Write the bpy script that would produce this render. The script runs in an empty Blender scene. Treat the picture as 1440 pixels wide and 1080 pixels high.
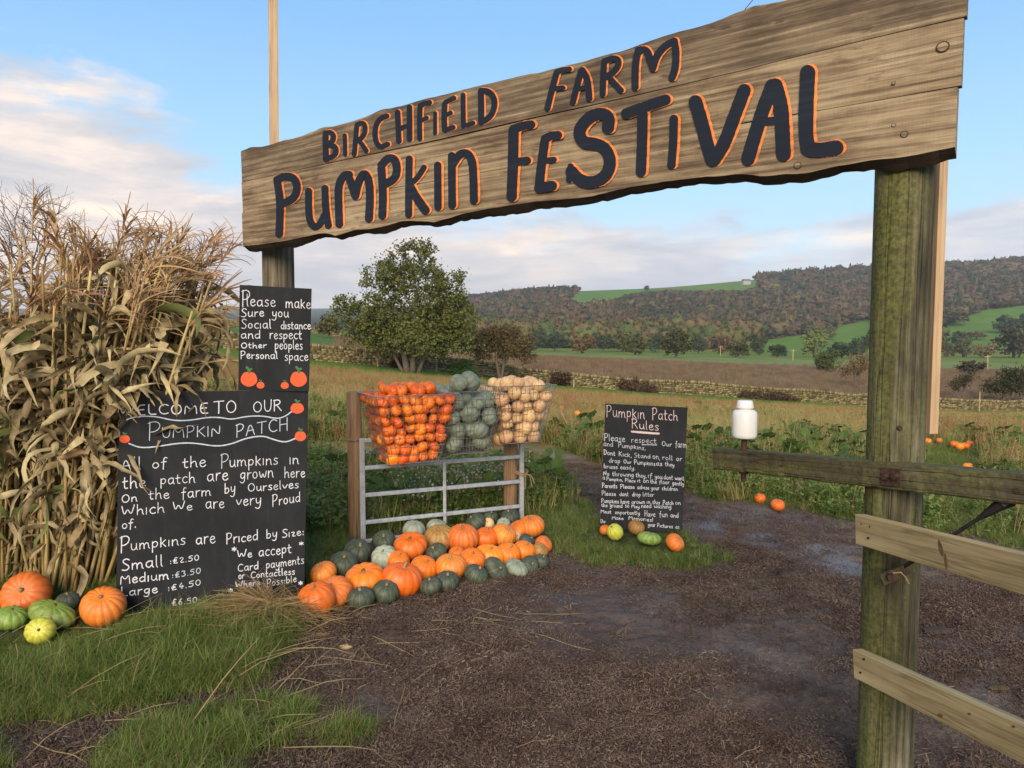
import bpy, math, random
import numpy as np
from mathutils import Vector, Matrix

random.seed(7); RNG = np.random.default_rng(11)
SC = bpy.context.scene
COL = SC.collection
PI = math.pi

# ---------------------------------------------------------------- camera
F_PX = 1040.0
PITCH = math.atan(70 / F_PX)
EYE = 1.6
cam_d = bpy.data.cameras.new('camera'); cam = bpy.data.objects.new('camera', cam_d); COL.objects.link(cam)
cam_d.sensor_width = 36; cam_d.lens = 36 * F_PX / 1440; cam_d.clip_start = 0.05; cam_d.clip_end = 20000
cam.location = (0, 0, EYE); cam.rotation_euler = (PI / 2 - PITCH, 0, 0)
SC.camera = cam

# ---------------------------------------------------------------- view, world, sun
SC.view_settings.view_transform = 'Standard'; SC.view_settings.look = 'None'
SC.view_settings.gamma = 1; SC.view_settings.use_curve_mapping = False
SC.view_settings.exposure = 1.15
SC.render.engine = 'CYCLES'; SC.cycles.max_bounces = 4; SC.cycles.diffuse_bounces = 2; SC.cycles.glossy_bounces = 2; SC.cycles.transmission_bounces = 3; SC.cycles.volume_bounces = 0
SUN_EL, SUN_AZ = math.radians(26), math.radians(186)      # azimuth the light comes from, clockwise from +Y
W = bpy.data.worlds.new('World'); SC.world = W; W.use_nodes = True
SKY_STRENGTH = 0.15
def build_world():
    nt = W.node_tree; nt.nodes.clear(); N = nt.nodes; L = nt.links
    out = N.new('ShaderNodeOutputWorld'); bg = N.new('ShaderNodeBackground'); bg.inputs[1].default_value = SKY_STRENGTH
    L.new(bg.outputs[0], out.inputs[0])
    sky = N.new('ShaderNodeTexSky'); sky.sky_type = 'NISHITA'; sky.sun_disc = False
    sky.sun_elevation = SUN_EL; sky.sun_rotation = SUN_AZ; sky.air_density = 1.0; sky.dust_density = 0.4; sky.ozone_density = 1.6
    tc = N.new('ShaderNodeTexCoord')
    sep = N.new('ShaderNodeSeparateXYZ'); L.new(tc.outputs['Generated'], sep.inputs[0])
    def m(op, a, b=None, c=None, clamp=False):
        n = N.new('ShaderNodeMath'); n.operation = op; n.use_clamp = clamp
        for i, v in enumerate((a, b, c)):
            if v is None: continue
            if isinstance(v, (int, float)): n.inputs[i].default_value = v
            else: L.new(v, n.inputs[i])
        return n.outputs[0]
    def noise(vec, scale, detail, rough, dist=0.0, off=(0, 0, 0)):
        mp = N.new('ShaderNodeMapping'); L.new(tc.outputs['Generated'], mp.inputs[0]); mp.inputs['Scale'].default_value = vec
        mp.inputs['Location'].default_value = off
        n = N.new('ShaderNodeTexNoise'); n.inputs['Scale'].default_value = scale; n.inputs['Detail'].default_value = detail
        n.inputs['Roughness'].default_value = rough; n.inputs['Distortion'].default_value = dist
        L.new(mp.outputs[0], n.inputs[0]); return n.outputs['Fac']
    def ramp(fac, stops, interp='LINEAR'):
        n = N.new('ShaderNodeValToRGB'); L.new(fac, n.inputs[0]); cr = n.color_ramp; cr.interpolation = interp
        while len(cr.elements) > 1: cr.elements.remove(cr.elements[-1])
        cr.elements[0].position = stops[0][0]; cr.elements[0].color = tuple(stops[0][1]) + (1,)
        for p, c in stops[1:]:
            e = cr.elements.new(p); e.color = tuple(c) + (1,)
        return n.outputs[0]
    def mix(f, a, b):
        n = N.new('ShaderNodeMix'); n.data_type = 'RGBA'
        if isinstance(f, (int, float)): n.inputs[0].default_value = f
        else: L.new(f, n.inputs[0])
        for s, v in ((6, a), (7, b)):
            if isinstance(v, tuple): n.inputs[s].default_value = v + (1,)
            else: L.new(v, n.inputs[s])
        return n.outputs[2]
    z = sep.outputs[2]; x = sep.outputs[0]
    # graded clear sky: Nishita tinted towards the cooler evening blue of the photograph
    K = 0.475 / SKY_STRENGTH
    def g(stops):
        return ramp(z, [(p, tuple(v * K * 0.1 for v in c)) for p, c in stops])
    grad = ramp(z, [(0.0, (.060, .070, .080)), (0.10, (.052, .074, .092)), (0.20, (.040, .070, .095)), (0.38, (.024, .052, .090)), (0.7, (.022, .040, .066)), (1.0, (.024, .038, .058))])
    n = N.new('ShaderNodeVectorMath'); n.operation = 'SCALE'; L.new(grad, n.inputs[0]); n.inputs[3].default_value = 10 * K
    clear = mix(0.88, sky.outputs[0], n.outputs[0])
    # clouds
    n1 = noise((1.0, 1.0, 2.6), 3.6, 12, .62, .25, (3.1, .4, 1.7))
    n2 = noise((1.0, 1.0, 7.0), 3.4, 10, .60, .4, (9.3, 2.2, .6))
    n3 = noise((1.0, 1.0, 5.0), 5.5, 10, .64, .3, (1.9, 5.2, 4.6))
    left = m('MULTIPLY', x, -0.62)
    # top of the cloud bank: higher to the left
    top = m('ADD', 0.175, m('MAXIMUM', m('MULTIPLY', m('ADD', x, 0.14), -0.31), -0.018))
    h = m('DIVIDE', m('SUBTRACT', top, z), 0.045)
    cov = m('ADD', h, m('MULTIPLY', m('SUBTRACT', n1, 0.5), 7.5))
    cov = m('MULTIPLY', cov, 1.0, clamp=True)
    thin = m('MULTIPLY', m('SUBTRACT', n2, 0.50), 3.5, clamp=True)
    bandf = ramp(z, [(0.0, (1, 1, 1)), (0.14, (.9,) * 3), (0.22, (.25,) * 3), (0.34, (0.0,) * 3)])
    cov2 = m('MAXIMUM', cov, m('MULTIPLY', thin, m('MULTIPLY', bandf, .35)))
    shade = ramp(m('ADD', m('MULTIPLY', n3, .55), m('MULTIPLY', n2, .45)), [(0.40, (.60, .62, .66)), (0.48, (.73, .72, .73)), (0.55, (.92, .84, .77)), (0.63, (1.18, 1.02, .84))])
    # the bank is greyer towards the right and pinker / brighter to the left
    tint = ramp(m('ADD', m('MULTIPLY', x, 0.8), .5), [(0.15, (1.10, 1.02, .98)), (0.5, (1.08, 1.0, .97)), (0.8, (.95, .99, 1.07))])
    vm = N.new('ShaderNodeVectorMath'); vm.operation = 'MULTIPLY'; L.new(shade, vm.inputs[0]); L.new(tint, vm.inputs[1])
    vs = N.new('ShaderNodeVectorMath'); vs.operation = 'SCALE'; L.new(vm.outputs[0], vs.inputs[0]); vs.inputs[3].default_value = K
    colr = mix(m('MULTIPLY', cov2, .93), clear, vs.outputs[0])
    L.new(colr, bg.inputs[0])
build_world()
sun_d = bpy.data.lights.new('sun', 'SUN'); sun = bpy.data.objects.new('sun', sun_d); COL.objects.link(sun)
sun_d.energy = 2.4; sun_d.angle = math.radians(38); sun_d.color = (1.0, .84, .66)
sdir = Vector((math.sin(SUN_AZ) * math.cos(SUN_EL), math.cos(SUN_AZ) * math.cos(SUN_EL), math.sin(SUN_EL)))
sun.rotation_euler = sdir.to_track_quat('Z', 'Y').to_euler(); sun.location = (0, -5, 20)

# ---------------------------------------------------------------- geometry helpers
cp, sp = math.cos(PITCH), math.sin(PITCH)
def ray(px, py):
    a, b = (px - 720) / F_PX, (540 - py) / F_PX
    return Vector((a, cp + b * sp, -sp + b * cp))
def at(px, py, Y):
    d = ray(px, py); t = Y / d.y
    return Vector((d.x * t, Y, EYE + d.z * t))
def ground_pt(px, py, z=0.0):
    d = ray(px, py); t = (z - EYE) / d.z
    return Vector((d.x * t, d.y * t, z))
def on_plane(px, py, P0, N):
    d = ray(px, py); o = Vector((0, 0, EYE)); t = (P0 - o).dot(N) / d.dot(N)
    return o + d * t
def w_of(py):
    return math.tan(math.atan((540 - py) / F_PX) - PITCH)

def tag(o, label=None, cat=None, group=None, kind=None):
    if label: o['label'] = label
    if cat: o['category'] = cat
    if group: o['group'] = group
    if kind: o['kind'] = kind
    return o
def thing(name, label, cat, loc=(0, 0, 0), rotz=0, group=None):
    o = bpy.data.objects.new(name, None); o.empty_display_size = .1; COL.objects.link(o)
    o.location = loc; o.rotation_euler = (0, 0, rotz); return tag(o, label, cat, group)
class MB:
    def __init__(s): s.v = []; s.f = []; s.m = []
    def add(s, V, Fc, mi=0):
        b = len(s.v); s.v.extend([tuple(p) for p in V]); s.f.extend([tuple(i + b for i in q) for q in Fc]); s.m.extend([mi] * len(Fc)); return s
    def box(s, c, size, R=None, mi=0, jit=0.0):
        hx, hy, hz = size[0] / 2, size[1] / 2, size[2] / 2
        V = []
        for sx, sy, sz in ((-1, -1, -1), (1, -1, -1), (1, 1, -1), (-1, 1, -1), (-1, -1, 1), (1, -1, 1), (1, 1, 1), (-1, 1, 1)):
            p = Vector((sx * hx, sy * hy, sz * hz))
            if jit: p += Vector((random.uniform(-jit, jit) * hx, random.uniform(-jit, jit) * hy, random.uniform(-jit, jit) * hz))
            if R is not None: p = R @ p
            V.append(p + Vector(c))
        return s.add(V, [(0, 3, 2, 1), (4, 5, 6, 7), (0, 1, 5, 4), (1, 2, 6, 5), (2, 3, 7, 6), (3, 0, 4, 7)], mi)
    def tube(s, pts, rad, n=6, mi=0, cap=True):
        pts = [Vector(p) for p in pts]; k = len(pts)
        if isinstance(rad, (int, float)): rad = [rad] * k
        V = []; prev = None
        for i, p in enumerate(pts):
            t = (pts[min(i + 1, k - 1)] - pts[max(i - 1, 0)])
            if t.length < 1e-9: t = Vector((0, 0, 1))
            t.normalize()
            if prev is None:
                a = Vector((0, 0, 1)) if abs(t.z) < .9 else Vector((1, 0, 0)); x = t.cross(a).normalized()
            else: x = (prev - t * prev.dot(t)).normalized()
            prev = x; y = t.cross(x)
            for j in range(n):
                an = 2 * PI * j / n; V.append(p + (x * math.cos(an) + y * math.sin(an)) * rad[i])
        Fc = [(i * n + j, i * n + (j + 1) % n, (i + 1) * n + (j + 1) % n, (i + 1) * n + j) for i in range(k - 1) for j in range(n)]
        if cap: Fc.append(tuple(range(n))[::-1]); Fc.append(tuple((k - 1) * n + j for j in range(n)))
        return s.add(V, Fc, mi)
    def mesh(s, name, mats, smooth=False):
        me = bpy.data.meshes.new(name); me.from_pydata(s.v, [], s.f)
        for m in (mats if isinstance(mats, (list, tuple)) else [mats]): me.materials.append(m)
        if any(s.m): me.polygons.foreach_set('material_index', s.m)
        if smooth: me.polygons.foreach_set('use_smooth', [True] * len(s.f))
        me.update(); return me
    def build(s, name, mats, parent=None, smooth=False):
        o = bpy.data.objects.new(name, s.mesh(name, mats, smooth)); COL.objects.link(o)
        if parent: o.parent = parent
        return o
def np_mesh(name, V, Q, mat, smooth=False):
    """V (n,3) float, Q (m,4) or (m,3) int"""
    me = bpy.data.meshes.new(name); k = Q.shape[1]
    me.vertices.add(len(V)); me.vertices.foreach_set('co', np.ascontiguousarray(V, dtype=np.float32).ravel())
    me.loops.add(len(Q) * k); me.loops.foreach_set('vertex_index', np.ascontiguousarray(Q, dtype=np.int32).ravel())
    me.polygons.add(len(Q)); me.polygons.foreach_set('loop_start', np.arange(0, len(Q) * k, k, dtype=np.int32))
    me.polygons.foreach_set('loop_total', np.full(len(Q), k, dtype=np.int32))
    if smooth: me.polygons.foreach_set('use_smooth', np.ones(len(Q), dtype=bool))
    for m in (mat if isinstance(mat, (list, tuple)) else [mat]): me.materials.append(m)
    me.update(calc_edges=True); me.validate(); return me
def put(name, me, parent=None, loc=(0, 0, 0), rot=(0, 0, 0), scale=(1, 1, 1)):
    o = bpy.data.objects.new(name, me); COL.objects.link(o); o.location = loc; o.rotation_euler = rot; o.scale = scale
    if parent: o.parent = parent
    return o

def hsh(ix, iy, seed):
    a = np.sin(ix * 127.1 + iy * 311.7 + seed * 74.7) * 43758.5453
    return a - np.floor(a)
def vnoise(x, y, seed=0):
    ix, iy = np.floor(x), np.floor(y); fx, fy = x - ix, y - iy
    fx = fx * fx * (3 - 2 * fx); fy = fy * fy * (3 - 2 * fy)
    a, b, c, d = hsh(ix, iy, seed), hsh(ix + 1, iy, seed), hsh(ix, iy + 1, seed), hsh(ix + 1, iy + 1, seed)
    return (a * (1 - fx) + b * fx) * (1 - fy) + (c * (1 - fx) + d * fx) * fy
def fbm(x, y, seed=0, oct=4, gain=.5):
    t = 0; a = 1; s = 0
    for i in range(oct):
        t = t + a * vnoise(x * 2 ** i + 17.3 * i, y * 2 ** i - 9.1 * i, seed + i); s += a; a *= gain
    return t / s

# ---------------------------------------------------------------- materials
class NB:
    def __init__(s, name):
        s.m = bpy.data.materials.new(name); s.m.use_nodes = True; s.t = s.m.node_tree; s.t.nodes.clear()
        s.out = s.t.nodes.new('ShaderNodeOutputMaterial'); s.p = s.t.nodes.new('ShaderNodeBsdfPrincipled')
        s.t.links.new(s.p.outputs[0], s.out.inputs[0]); s.p.inputs['Roughness'].default_value = .7
    def n(s, t): return s.t.nodes.new(t)
    def L(s, a, b): s.t.links.new(a, b)
    def set(s, inp, v):
        if isinstance(v, bpy.types.NodeSocket): s.L(v, inp)
        elif isinstance(v, tuple) and len(v) == 3 and inp.type == 'RGBA': inp.default_value = v + (1,)
        else: inp.default_value = v
    def coord(s, kind='Object', scale=(1, 1, 1), loc=(0, 0, 0), rot=(0, 0, 0)):
        tc = s.n('ShaderNodeTexCoord'); mp = s.n('ShaderNodeMapping'); s.L(tc.outputs[kind], mp.inputs[0])
        mp.inputs['Scale'].default_value = scale; mp.inputs['Location'].default_value = loc; mp.inputs['Rotation'].default_value = rot
        return mp.outputs[0]
    def geo(s, scale=(1, 1, 1)):
        g = s.n('ShaderNodeNewGeometry'); mp = s.n('ShaderNodeMapping'); s.L(g.outputs['Position'], mp.inputs[0]); mp.inputs['Scale'].default_value = scale
        return mp.outputs[0]
    def noise(s, vec, scale, detail=4, rough=.55, dist=0, col=False):
        n = s.n('ShaderNodeTexNoise'); s.L(vec, n.inputs[0]); n.inputs['Scale'].default_value = scale; n.inputs['Detail'].default_value = detail
        n.inputs['Roughness'].default_value = rough; n.inputs['Distortion'].default_value = dist
        return n.outputs['Color' if col else 'Fac']
    def voro(s, vec, scale, feature='F1', out='Distance', rnd=1):
        n = s.n('ShaderNodeTexVoronoi'); n.feature = feature; s.L(vec, n.inputs['Vector']); n.inputs['Scale'].default_value = scale; n.inputs['Randomness'].default_value = rnd
        return n.outputs[out]
    def math(s, op, a, b=None, clamp=False):
        n = s.n('ShaderNodeMath'); n.operation = op; n.use_clamp = clamp; s.set(n.inputs[0], a)
        if b is not None: s.set(n.inputs[1], b)
        return n.outputs[0]
    def ramp(s, fac, stops):
        n = s.n('ShaderNodeValToRGB'); s.L(fac, n.inputs[0]); cr = n.color_ramp
        while len(cr.elements) > 1: cr.elements.remove(cr.elements[-1])
        f = lambda c: (c, c, c, 1) if isinstance(c, (int, float)) else tuple(c) + (1,)
        cr.elements[0].position = stops[0][0]; cr.elements[0].color = f(stops[0][1])
        for p, c in stops[1:]: cr.elements.new(p).color = f(c)
        return n.outputs[0]
    def mix(s, f, a, b, mode='MIX'):
        n = s.n('ShaderNodeMix'); n.data_type = 'RGBA'; n.blend_type = mode
        s.set(n.inputs[0], f); s.set(n.inputs[6], a); s.set(n.inputs[7], b); return n.outputs[2]
    def bump(s, h, strength=.3, dist=.01, prev=None):
        n = s.n('ShaderNodeBump'); n.inputs['Strength'].default_value = strength; n.inputs['Distance'].default_value = dist; s.L(h, n.inputs['Height'])
        if prev is not None: s.L(prev, n.inputs['Normal'])
        s.L(n.outputs[0], s.p.inputs['Normal']); return n.outputs[0]
    def rand(s): return s.n('ShaderNodeObjectInfo').outputs['Random']
    def objcol(s): return s.n('ShaderNodeObjectInfo').outputs['Color']
    def hsv(s, col, h=.5, sa=1.0, v=1.0):
        n = s.n('ShaderNodeHueSaturation'); s.set(n.inputs['Color'], col); s.set(n.inputs['Hue'], h); s.set(n.inputs['Saturation'], sa); s.set(n.inputs['Value'], v); return n.outputs[0]
    def fin(s, col, rough=None, spec=None):
        s.set(s.p.inputs['Base Color'], col)
        if rough is not None: s.set(s.p.inputs['Roughness'], rough)
        if spec is not None: s.p.inputs['Specular IOR Level'].default_value = spec
        return s.m

def wood(name, stops, axis=0, grain=14.0, stretch=.06, rough=.75, fine=60, bump=.4, knots=0.0, green=0.0, kind='Object', saw=0.0, cracks=0.0, contrast=.8, lines=1.0, specks=0):
    b = NB(name)
    s3 = [grain] * 3; s3[axis] = grain * stretch
    v = b.coord(kind, tuple(s3))
    warp = b.noise(b.coord(kind, tuple(2.2 if i == axis else 5 for i in range(3))), 1, 3, .5)
    n1 = b.noise(v, 1.0, 12, .74, .12)
    s4 = [fine * 2.2] * 3; s4[axis] = fine * .035
    n2 = b.noise(b.coord(kind, tuple(s4)), 1.0, 4, .6)
    wv = b.n('ShaderNodeTexWave'); wv.wave_type = 'BANDS'; wv.bands_direction = 'Z' if axis != 2 else 'X'
    s5 = [6.0] * 3; s5[axis] = .5
    b.L(b.coord(kind, tuple(s5)), wv.inputs[0]); wv.inputs['Scale'].default_value = 1.6; wv.inputs['Distortion'].default_value = 9; wv.inputs['Detail'].default_value = 3
    wv.inputs['Detail Scale'].default_value = .8
    blot = b.noise(b.coord(kind, tuple(1.3 if i == axis else 4 for i in range(3)), (2, 5, 3)), 1.0, 12, .70, .15)
    f = b.math('ADD', b.math('MULTIPLY', n1, .46), b.math('ADD', b.math('MULTIPLY', wv.outputs['Fac'], .10), b.math('MULTIPLY', n2, .44)))
    f = b.math('ADD', f, b.math('ADD', b.math('MULTIPLY', b.math('SUBTRACT', warp, .5), .25), b.math('MULTIPLY', b.math('SUBTRACT', blot, .5), contrast)))
    col = b.ramp(f, stops)
    h = b.math('ADD', b.math('MULTIPLY', n1, .10), b.math('MULTIPLY', n2, .6))
    if specks:
        s9 = [34.0] * 3; s9[axis] = 11.0
        sk = b.noise(b.coord(kind, tuple(s9), (3, 8, 2)), 1.0, 3, .6); wh = b.ramp(b.noise(b.coord(kind, tuple(1.6 if i == axis else 6 for i in range(3)), (8, 1, 4)), 1.0, 4, .6), [(.46, 0.0), (.60, 1.0)])
        col = b.mix(b.math('MULTIPLY', b.math('MULTIPLY', b.ramp(sk, [(.56, 0.0), (.66, 1.0)]), wh), specks), col, (.06, .038, .022))
    if lines:
        for (sc_, st_, wd_, am_, lo) in ((30, .9, .018, .75, (1, 2, 3)), (75, 2.2, .03, .45, (5, 1, 7))):
            s8 = [sc_ * lines] * 3; s8[axis] = st_
            ln = b.noise(b.coord(kind, tuple(s8), lo), 1.0, 2, .5, .5)
            lm = b.ramp(b.math('ABSOLUTE', b.math('SUBTRACT', ln, .5)), [(0.0, 1.0), (wd_, .55), (wd_ * 2.2, 0.0)])
            pm = b.ramp(b.noise(b.coord(kind, tuple(2.0 if i == axis else 7 for i in range(3)), lo), 1.0, 3, .6), [(.38, .25), (.62, 1.0)])
            col = b.mix(b.math('MULTIPLY', b.math('MULTIPLY', lm, pm), am_), col, b.mix(.75, col, (.05, .03, .015)))
    if knots:
        d = b.voro(b.coord(kind, tuple(2.1 if i == axis else 5.2 for i in range(3))), 1.0)
        k = b.ramp(d, [(0.0, 1.0), (.07, .85), (.12, .15), (.2, 0.0)])
        col = b.mix(b.math('MULTIPLY', k, knots), col, (.10, .055, .03))
    if saw:
        s6 = [14.0] * 3; s6[axis] = 260.0
        sw = b.noise(b.coord(kind, tuple(s6)), 1.0, 1, .4)
        col = b.mix(b.math('MULTIPLY', b.ramp(sw, [(.4, 1.0), (.6, 0.0)]), saw), col, b.mix(.5, col, (.08, .05, .03)))
    if cracks:
        s7 = [20.0] * 3; s7[axis] = .45
        c = b.noise(b.coord(kind, tuple(s7)), 1.0, 3, .5)
        cm = b.ramp(b.math('ABSOLUTE', b.math('SUBTRACT', c, .5)), [(0.0, 1.0), (.006, .8), (.014, 0.0)])
        col = b.mix(b.math('MULTIPLY', cm, cracks), col, (.018, .014, .01)); h = b.math('SUBTRACT', h, b.math('MULTIPLY', cm, 1.6))
    if green:
        g1 = b.noise(b.coord(kind, tuple(1.1 if i == axis else 5 for i in range(3)), (4, 2, 1)), 1.0, 5, .65, .3)
        gm = b.ramp(g1, [(.36, 0.0), (.52, .75), (.7, 1.0)])
        fine_g = b.noise(b.coord(kind, (70, 70, 70)), 1.0, 3, .7)
        gc = b.mix(b.ramp(fine_g, [(.35, 0.0), (.65, 1.0)]), (.040, .045, .012), (.17, .175, .035))
        col = b.mix(b.math('MULTIPLY', gm, green), col, gc)
    b.bump(h, bump, .004)
    return b.fin(col, rough, .3)
M = {}
M['plank'] = wood('sawn_plank_wood', [(.34, (.085, .057, .034)), (.45, (.19, .135, .078)), (.55, (.29, .215, .125)), (.70, (.39, .305, .19))], 0, 26, .09, .8, 70, .25, knots=.8, saw=.22, contrast=.85, specks=.7)
M['plank2'] = wood('stained_plank_wood', [(.36, (.055, .039, .026)), (.48, (.115, .083, .052)), (.60, (.205, .152, .090)), (.74, (.34, .265, .16))], 0, 26, .10, .82, 70, .25, knots=.8, saw=.25, contrast=1.0, specks=.85)
M['bark'] = wood('dark_bark_edge', [(.3, (.012, .009, .007)), (.6, (.045, .032, .022))], 0, 30, .3, .9, 80, 1)
M['post'] = wood('weathered_green_post_wood', [(.30, (.020, .020, .012)), (.46, (.062, .056, .032)), (.60, (.125, .110, .068)), (.78, (.22, .20, .14))], 2, 30, .06, .88, 110, .6, knots=.5, green=.7, cracks=1.0, contrast=1.5)
M['post2'] = wood('weathered_grey_post_wood', [(.30, (.055, .043, .03)), (.5, (.14, .115, .08)), (.7, (.24, .20, .14))], 2, 18, .05, .85, 70, .8, knots=.6, green=.15, cracks=1.0)
M['batten'] = wood('pale_new_batten_wood', [(.3, (.30, .19, .10)), (.5, (.42, .29, .165)), (.75, (.50, .37, .23))], 2, 14, .05, .7, 60, .2, knots=.5)
M['gatepost'] = wood('tan_round_post_wood', [(.3, (.20, .115, .055)), (.5, (.32, .195, .10)), (.75, (.42, .28, .16))], 2, 16, .05, .75, 60, .3, knots=.6, cracks=.6)
M['rail'] = wood('pale_treated_rail_wood', [(.30, (.20, .145, .065)), (.44, (.33, .25, .12)), (.58, (.43, .335, .17)), (.75, (.52, .42, .24))], 2, 26, .03, .75, 60, .15, knots=.85, contrast=.4)
M['arm'] = wood('old_mossy_dark_timber', [(.3, (.014, .010, .008)), (.5, (.045, .033, .024)), (.7, (.10, .08, .06))], 0, 26, .08, .9, 80, .6, green=.6, cracks=.8)
def plain(name, col, rough=.6, metal=0, nz=.0, scale=40, bump=0, dark=None):
    b = NB(name); v = b.coord('Object'); n = b.noise(v, scale, 5, .6)
    c = b.mix(b.ramp(n, [(.35, 0.0), (.65, 1.0)]), dark or tuple(x * (1 - nz) for x in col), col)
    b.p.inputs['Metallic'].default_value = metal
    if bump: b.bump(n, bump, .003)
    return b.fin(c, rough, .4)
def boardmat():
    b = NB('chalkboard_black_paint'); a = b.noise(b.coord('Object'), 3.5, 8, .7, .4); s = b.noise(b.coord('Object', (30, 1, 3)), 1.0, 6, .7)
    c = b.mix(b.ramp(a, [(.40, 0.0), (.68, 1.0)]), (.010, .011, .013), (.019, .0195, .021)); c = b.mix(b.math('MULTIPLY', b.ramp(s, [(.52, 0.0), (.75, 1.0)]), .35), c, (.042, .041, .040))
    b.bump(b.noise(b.coord('Object'), 60, 4, .6), .06, .002); return b.fin(c, .8, .25)
M['black'] = boardmat()
M['navy'] = wood('navy_sign_paint', [(.35, (.005, .008, .016)), (.55, (.006, .010, .019)), (.75, (.016, .022, .036))], 0, 30, .07, .8, 90, .15, lines=0)
M['orange_paint'] = wood('orange_sign_paint', [(.32, (.36, .12, .03)), (.5, (.70, .20, .045)), (.75, (.80, .27, .07))], 0, 30, .07, .7, 90, .15, lines=0)
def chalk(name, col):
    b = NB(name); n = b.noise(b.coord('Object'), 260, 3, .7); c = b.mix(b.ramp(n, [(.34, 0.0), (.5, 1.0)]), tuple(x * .45 for x in col), col); return b.fin(c, .9, .1)
M['chalk'] = chalk('white_chalk_pen', (.62, .62, .64)); M['chalk_pink'] = chalk('pink_white_chalk_pen', (.64, .50, .47)); M['chalk_blue'] = chalk('pale_blue_chalk_pen', (.45, .51, .57))
M['daub'] = plain('bright_orange_daub_paint', (.82, .085, .012), .55, 0, .25, 60); M['daub_leaf'] = plain('green_daub_paint', (.035, .14, .03), .55, 0, .3, 60)
M['galv'] = plain('galvanised_steel', (.52, .53, .54), .45, .35, .3, 30, .1)
M['wire'] = plain('thin_steel_wire', (.42, .41, .40), .4, .8, .4, 60)
M['rust'] = plain('rusty_iron', (.075, .038, .024), .8, .3, .6, 70, .5)
M['iron'] = plain('dark_iron_strap', (.035, .03, .028), .6, .5, .5, 40, .4)
M['ceramic'] = plain('white_glazed_ceramic', (.66, .66, .63), .28, 0, .2, 4)
M['knot'] = plain('brown_knot_wood', (.17, .09, .035), .8, 0, .5, 90)
M['rope'] = plain('tan_twine', (.42, .27, .13), .9, 0, .4, 120, .4)
def pumpkin_mat(name, c_lo, c_hi, c_spot, spot=.3, rough=.38, groove=None, useobj=True, stripes=None):
    b = NB(name); v = b.coord('Object')
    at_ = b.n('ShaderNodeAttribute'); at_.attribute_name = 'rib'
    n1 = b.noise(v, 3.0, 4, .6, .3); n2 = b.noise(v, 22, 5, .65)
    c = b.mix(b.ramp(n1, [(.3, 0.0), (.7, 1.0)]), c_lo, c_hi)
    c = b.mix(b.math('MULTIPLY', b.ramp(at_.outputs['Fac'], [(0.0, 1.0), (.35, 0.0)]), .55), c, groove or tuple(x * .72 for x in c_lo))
    c = b.mix(b.math('MULTIPLY', b.ramp(n2, [(.54, 0.0), (.70, 1.0)]), spot), c, c_spot)
    if stripes:
        c = b.mix(b.ramp(at_.outputs['Fac'], [(0.0, .85), (.10, .7), (.2, 0.0)]), c, stripes)
    r = b.rand(); c = b.hsv(c, b.math('ADD', .487, b.math('MULTIPLY', r, .020)), 1.0, b.math('ADD', .88, b.math('MULTIPLY', r, .24)))
    blot = b.ramp(b.noise(b.coord('Object', (1, 1, 1), (7, 3, 1)), 2.0, 3, .5), [(.62, 0.0), (.72, 1.0)])
    c = b.mix(b.math('MULTIPLY', blot, b.math('MULTIPLY', b.math('GREATER_THAN', r, .6), .5)), c, c_spot)
    sc = b.noise(b.coord('Object', (1.5, 1.5, 4), (3, 9, 4)), 2.6, 6, .7, .6); c = b.mix(b.math('MULTIPLY', b.ramp(sc, [(.66, 0.0), (.70, 1.0)]), .65), c, (.20, .13, .07))
    du = b.noise(b.geo(), 14, 5, .7); c = b.mix(b.math('MULTIPLY', b.ramp(du, [(.50, 0.0), (.72, 1.0)]), .22), c, (.30, .24, .17))
    b.bump(n2, .2, .003); return b.fin(c, b.math('ADD', rough, b.math('MULTIPLY', n1, .15)), .45)
M['p_orange'] = pumpkin_mat('orange_pumpkin_skin', (.68, .150, .005), (.84, .225, .008), (.66, .27, .05), .15)
M['p_orange_deep'] = pumpkin_mat('deep_orange_gourd_skin', (.66, .110, .006), (.84, .20, .010), (.66, .27, .05), .18)
M['p_blush'] = pumpkin_mat('blushed_orange_pumpkin_skin', (.62, .145, .012), (.74, .235, .028), (.60, .33, .10), .25, .45)
M['p_dark'] = pumpkin_mat('dark_green_kabocha_skin', (.022, .034, .018), (.060, .072, .042), (.13, .14, .09), .5, .5, (.05, .06, .04), stripes=(.12, .14, .09))
M['p_grey'] = pumpkin_mat('grey_green_squash_skin', (.13, .165, .11), (.23, .26, .18), (.30, .33, .26), .5, .55, (.07, .10, .07))
M['p_pale'] = pumpkin_mat('pale_grey_green_squash_skin', (.22, .26, .19), (.36, .39, .30), (.46, .40, .28), .5, .55, (.15, .18, .12))
M['p_cream'] = pumpkin_mat('cream_butternut_skin', (.60, .34, .135), (.78, .53, .27), (.72, .40, .22), .3, .5, (.50, .26, .09))
M['p_green'] = pumpkin_mat('mottled_green_marrow_skin', (.10, .19, .028), (.24, .34, .06), (.42, .45, .14), .7, .4, (.05, .11, .02))
M['p_yellow'] = pumpkin_mat('yellow_green_squash_skin', (.40, .40, .03), (.62, .60, .07), (.20, .30, .04), .5, .4, (.24, .26, .03))
M['p_mottled'] = pumpkin_mat('green_and_orange_mottled_skin', (.17, .15, .035), (.50, .20, .04), (.12, .14, .05), .8, .45)
M['stem'] = plain('dry_corky_stem', (.36, .25, .12), .85, 0, .5, 50, .5)
M['stem_green'] = plain('green_brown_stem', (.16, .14, .05), .85, 0, .5, 50, .5)
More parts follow.
